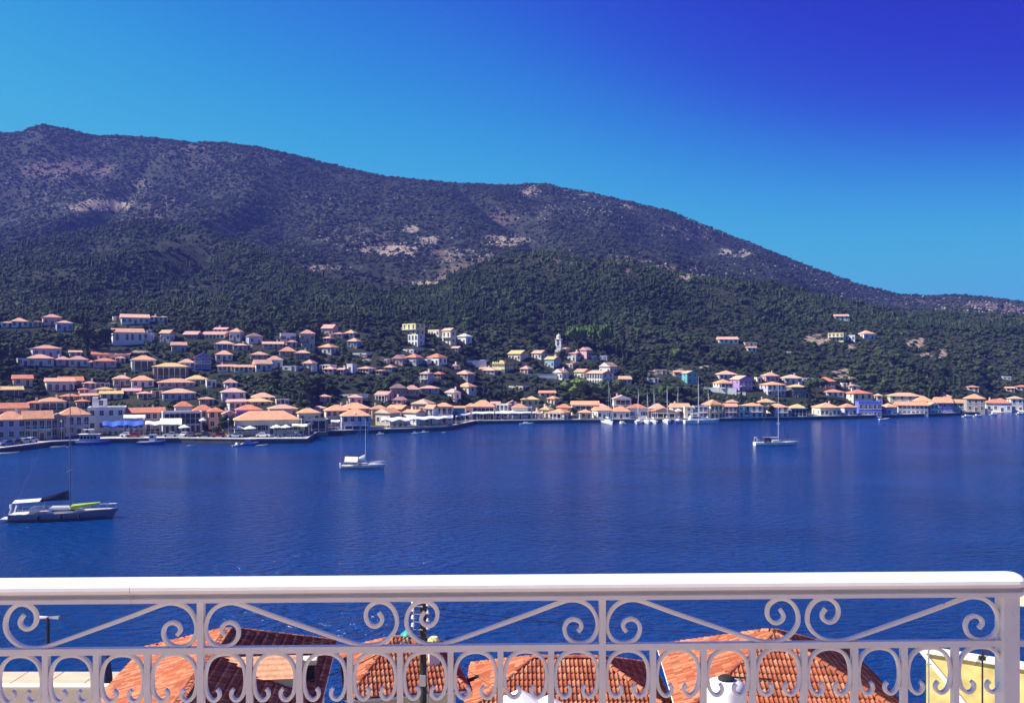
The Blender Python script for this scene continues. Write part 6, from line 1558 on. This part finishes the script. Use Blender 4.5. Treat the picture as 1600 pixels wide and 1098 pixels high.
def railing():
    t = thing('balcony_railing', 'white wrought-iron balcony railing with scrolls and moulded handrail', 'railing', (0, 2.305, 20.44), math.atan(.077/2.65))
    zb = 20.44
    X = lambda px: (px - 800)/F*2.305/(1 - (px - 800)/F*.02906)
    Z = lambda row: H + (HOR - row)*U - zb
    # moulded handrail in two lengths with the hairline joint
    def prof(s=1.0, sz=1.0):
        base = [(-.012, 936), (-.030, 936), (-.030, 929.5), (-.015, 929), (-.015, 924.5), (-.036, 920.5), (-.041, 915), (-.039, 910), (-.030, 905.5), (-.014, 902), (.006, 901), (.024, 902.5), (.036, 907), (.041, 914), (.036, 921), (.022, 926), (.022, 929), (.030, 929.5), (.030, 936), (.012, 936)]
        zc = 918
        return [(y*s, Z(zc + (r - zc)*sz)) for y, r in base]
    def rail(px0, px1, cap):
        b = MB(); st = [(px0, 1, 1)] + [(lerp(px0, px1 - (16 if cap else 0), i/6), 1, 1) for i in range(1, 7)]
        if cap: st += [(px1 - 10, .96, .97), (px1 - 5, .86, .86), (px1 - 1.5, .66, .62), (px1, .4, .3)]
        b.loft([[(X(px), y, z) for y, z in prof(s, sz)] for px, s, sz in st]); return b.build('handrail', M_RAILH, t)
    rail(-560, 211.2, False); rail(212.0, 1596, True)
    b = MB(); b.box((X(-560), -.009, Z(1018.5)), (X(1690), .009, Z(1008.5))); b.build('middle_rail', M_RAIL, t, fix=False)
    b = MB(); b.box((X(-560), -.009, Z(1200)), (X(1690), .009, Z(1190))); b.build('bottom_rail', M_RAIL, t, fix=False)
    for px in (-313, 314, 941):
        b = MB(); b.box((X(px - 5), -.0095, 0), (X(px + 5), .0095, Z(933))); b.build('post', M_RAIL, t, fix=False)
    b = MB(); b.box((X(1562), -.022, 0), (X(1586), .022, Z(933))); b.build('post', M_RAIL, t, fix=False)
    bal = [-464, -392, -234, -155, -87, -8, 72, 151.5, 231, 390, 468, 547, 625, 704, 782, 861, 1020, 1099, 1176, 1256, 1335, 1412, 1492, 1650]
    for px in bal:
        b = MB(); b.box((X(px - 4.5), -.0085, Z(1195)), (X(px + 4.5), .0085, Z(1013))); b.build('baluster', M_RAIL, t, fix=False)
    allp = sorted(bal + [-313, 314, 941, 1573])
    for a, c in zip(allp, allp[1:]):
        if c - a < 70 or c > 1600: continue
        m = (a + c)/2; w_ = (c - a)/2 - 6.5; jit = rng.uniform(-.6, .6)
        half = [(.36*w_, 1075), (.47*w_, 1073), (.28*w_, 1079), ]
        left = [(-.42*w_ + jit, 1074.5), (-.31*w_, 1078.5), (-.30*w_, 1085), (-.42*w_, 1090.5), (-.62*w_, 1092), (-.83*w_, 1086), (-.95*w_, 1076), (-w_, 1064), (-.985*w_, 1051), (-.9*w_, 1039), (-.72*w_, 1029), (-.4*w_, 1021.8), (0, 1019.5)]
        right = [(-x, r) for x, r in reversed(left[:-1])]
        flat_bar([(X(m + x), Z(r)) for x, r in left + right], 5.7*U, .011, 'arch_scroll', t, rng.uniform(-.001, .001), 4)
    S = [(38, 53), (33, 47), (33, 41), (37, 36), (46, 33.5), (55, 38), (59, 48), (56, 60), (47, 68.5), (34, 71.5), (20, 68), (11, 58), (7, 44), (10, 28), (19, 14), (33, 5.5), (48, 3), (64, 6.5), (110, 23.5), (180, 48), (232, 66), (250, 71), (266, 71.5), (282, 68), (297, 57), (305.5, 42), (305, 25), (297, 11), (284, 3.5), (271, 5), (259.5, 15), (258, 29), (264, 39), (273, 41.5), (281, 37), (283, 29), (277.5, 20)]
    T0 = 937
    for post in (-313, 314, 941):
        ctr = post + 313.5
        flat_bar([(X(post + x), Z(T0 + v)) for x, v in S], 6.2*U, .011, 'scroll', t, -.001, 4)
        flat_bar([(X(2*ctr - post - x), Z(T0 + v)) for x, v in S], 6.2*U, .011, 'scroll', t, .001, 4)
    return t
railing()
def hotel():
    t = thing('balcony_house', 'white house with the balcony the view is taken from', 'house', (0, 0, 20.3))
    b = MB(); b.box((-6, -9, -14), (5, -1.7, 6)); b.build('wall', M_WALL['W'], t, fix=False)
    b = MB(); b.box((-4.5, -1.7, -.16), (1.75, 2.45, .13)); b.build('balcony_slab', plain('terracotta_floor', (.48, .36, .28), .7, .1, 5), t, fix=False)
    d = MB(); d.box((-.6, -1.72, .14), (.6, -1.66, 2.4)); d.build('door', M_BROWN, t, fix=False)
    b = MB(); b.box((-4.3, -1.75, -16), (-4.0, 2.2, -.16)); b.box((1.3, -1.75, -16), (1.6, 2.2, -.16)); b.build('balcony_support', M_WALL['W'], t, fix=False)
hotel()
# ------------------------------------------------------------ haze
hz = MB(); hz.box((-2100, -300, -8), (2100, 2000, 400))
ho = hz.build('haze', [], None)
hm = bpy.data.materials.new('air_haze'); hm.use_nodes = True; hn = hm.node_tree; hn.nodes.clear()
ho_ = hn.nodes.new('ShaderNodeOutputMaterial'); pv = hn.nodes.new('ShaderNodeVolumePrincipled')
pv.inputs['Color'].default_value = (.20, .26, 1.0, 1); pv.inputs['Density'].default_value = .00017; pv.inputs['Anisotropy'].default_value = .1
hn.links.new(pv.outputs[0], ho_.inputs['Volume']); ho.data.materials.append(hm)
tag(ho, 'thin blue summer haze over harbour and mountain', 'haze', kind='stuff')
